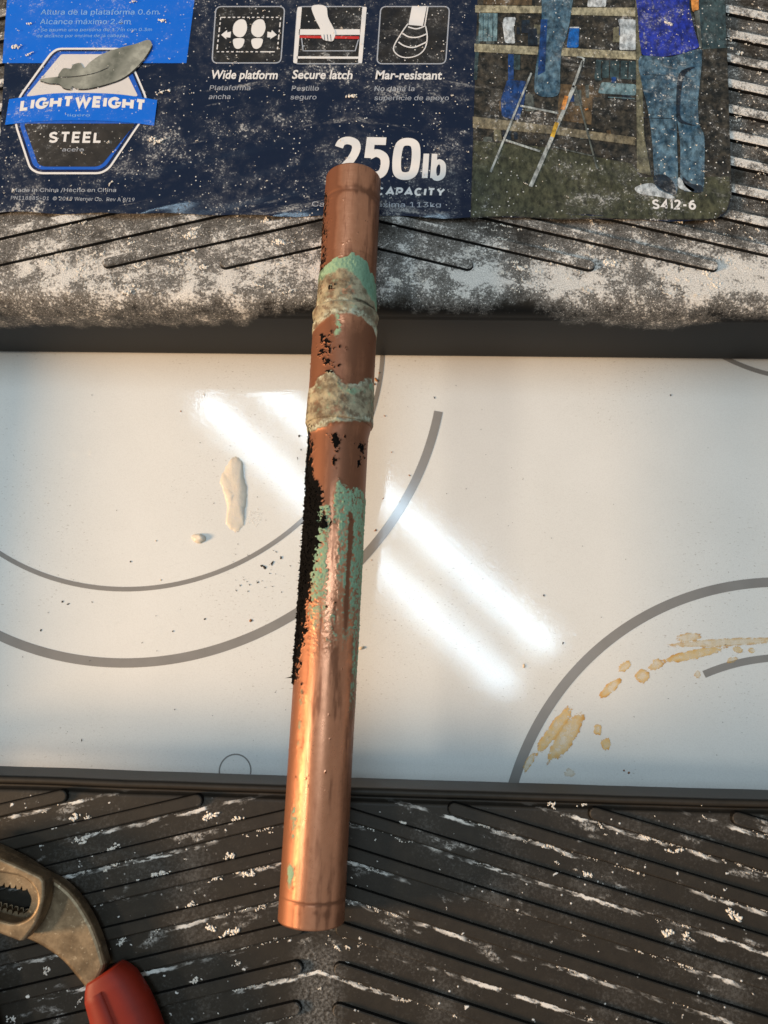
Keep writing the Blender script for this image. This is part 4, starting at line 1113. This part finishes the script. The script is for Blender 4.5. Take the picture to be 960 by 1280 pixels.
crumbs('pale_crumbs', pale_, M_PALE, 'pale tan crumbs on the cooktop', 'crumbs')

# ------------------------------------------------------------------ plaster dust clumps on the stool
pts = []; sz = []
for _ in range(2600):                         # far platform front
    x = random.uniform(-.21, .19); y = random.choice((random.uniform(.150, .190), random.gauss(.168, .008)))
    if y < .1495: continue
    n = float(fbm(np.array([x * 70, y * 70, 2.0]), 3))
    if n < .40 + random.random() * .25: continue
    pts.append((x, y, .0001)); sz.append(min(.0016, .00018 * math.exp(random.gauss(0.3, .7))))
for _ in range(900):                          # right of the label
    a = random.uniform(.132, .20); y = random.uniform(.18, .31)
    pts.append((a, y, random.choice((.0001, RH)))); sz.append(.0002 * math.exp(random.gauss(.3, .6)))
tag(lumps('platform_dust', *cluster(pts, sz), M_DUST, .5), 'crumbly white plaster dust heaped along the front of the platform', 'dust', None, 'stuff')
pts = []; sz = []
for _ in range(480):                          # on the label
    q = P(random.uniform(5, 905), random.uniform(0, 268), ZL)
    pts.append((q[0], q[1], ZL + .0008 + 0 * float(lab_h(q[0], q[1])))); sz.append(min(.0009, .00013 * math.exp(random.gauss(0.1, .6))))
for x, y, r in ((20, 60, 5), (36, 69, 3.5), (38, 30, 3), (205, 27, 4), (204, 116, 4), (440, 121, 5), (837, 31, 4), (198, 178, 5), (190, 174, 4)):
    q = P(x, y, ZL); pts.append((q[0], q[1], ZL + .0008)); sz.append(r * .00026)
pts = [(p[0], p[1], ZL + .00055) for p in pts]
tag(lumps('label_dust', *cluster(pts, sz), M_DUST, .5), 'white plaster specks sprinkled over the navy label', 'dust', None, 'stuff')
pts = []; sz = []
nr = np.random.default_rng(5)
for a, b, sx in near_ribs:                    # along the near foot of each rib
    a = np.array(a); b = np.array(b); L_ = np.linalg.norm(b - a)
    for _ in range(int(L_ / .0011)):
        t = random.random(); p = a + (b - a) * t + np.array([0, -RW_ * .5 - abs(random.gauss(0, .0007))])
        n = float(fbm(np.array([p[0] * 55, p[1] * 55, 7.0]), 4, .6))
        if n < .48 + random.random() * .12: continue
        pts.append((p[0], p[1], .0001)); sz.append(min(.0013, .00022 * math.exp(random.gauss(.2, .6))))
for _ in range(260):
    p = P(random.uniform(-20, 980), random.uniform(1000, 1300), 0); n = float(fbm(np.array([p[0] * 40, p[1] * 40, 1.0]), 3))
    if n < .45 + .15 * random.random(): continue
    pts.append((p[0], p[1], .0002)); sz.append(min(.0011, .00026 * math.exp(random.gauss(.4, .6))))
for x, y, r in ((95, 1022, 5), (110, 1022, 4), (260, 1020, 6), (296, 1024, 4), (200, 1092, 6), (288, 1070, 5), (312, 1092, 5.5), (240, 1132, 5), (60, 1212, 4.5), (100, 1251, 2.5), (290, 1166, 6), (264, 1161, 5), (835, 1166, 5), (915, 1142, 6), (243, 1226, 4), (140, 1060, 5), (100, 1050, 5), (130, 1070, 6)):
    p = P(x, y, 0); pts.append((p[0], p[1], .0002)); sz.append(r * .00026)
tag(lumps('step_dust', *cluster(pts, sz), M_DUST, .16), 'white plaster crumbs and streaks caught between the ribs of the near step', 'dust', None, 'stuff')
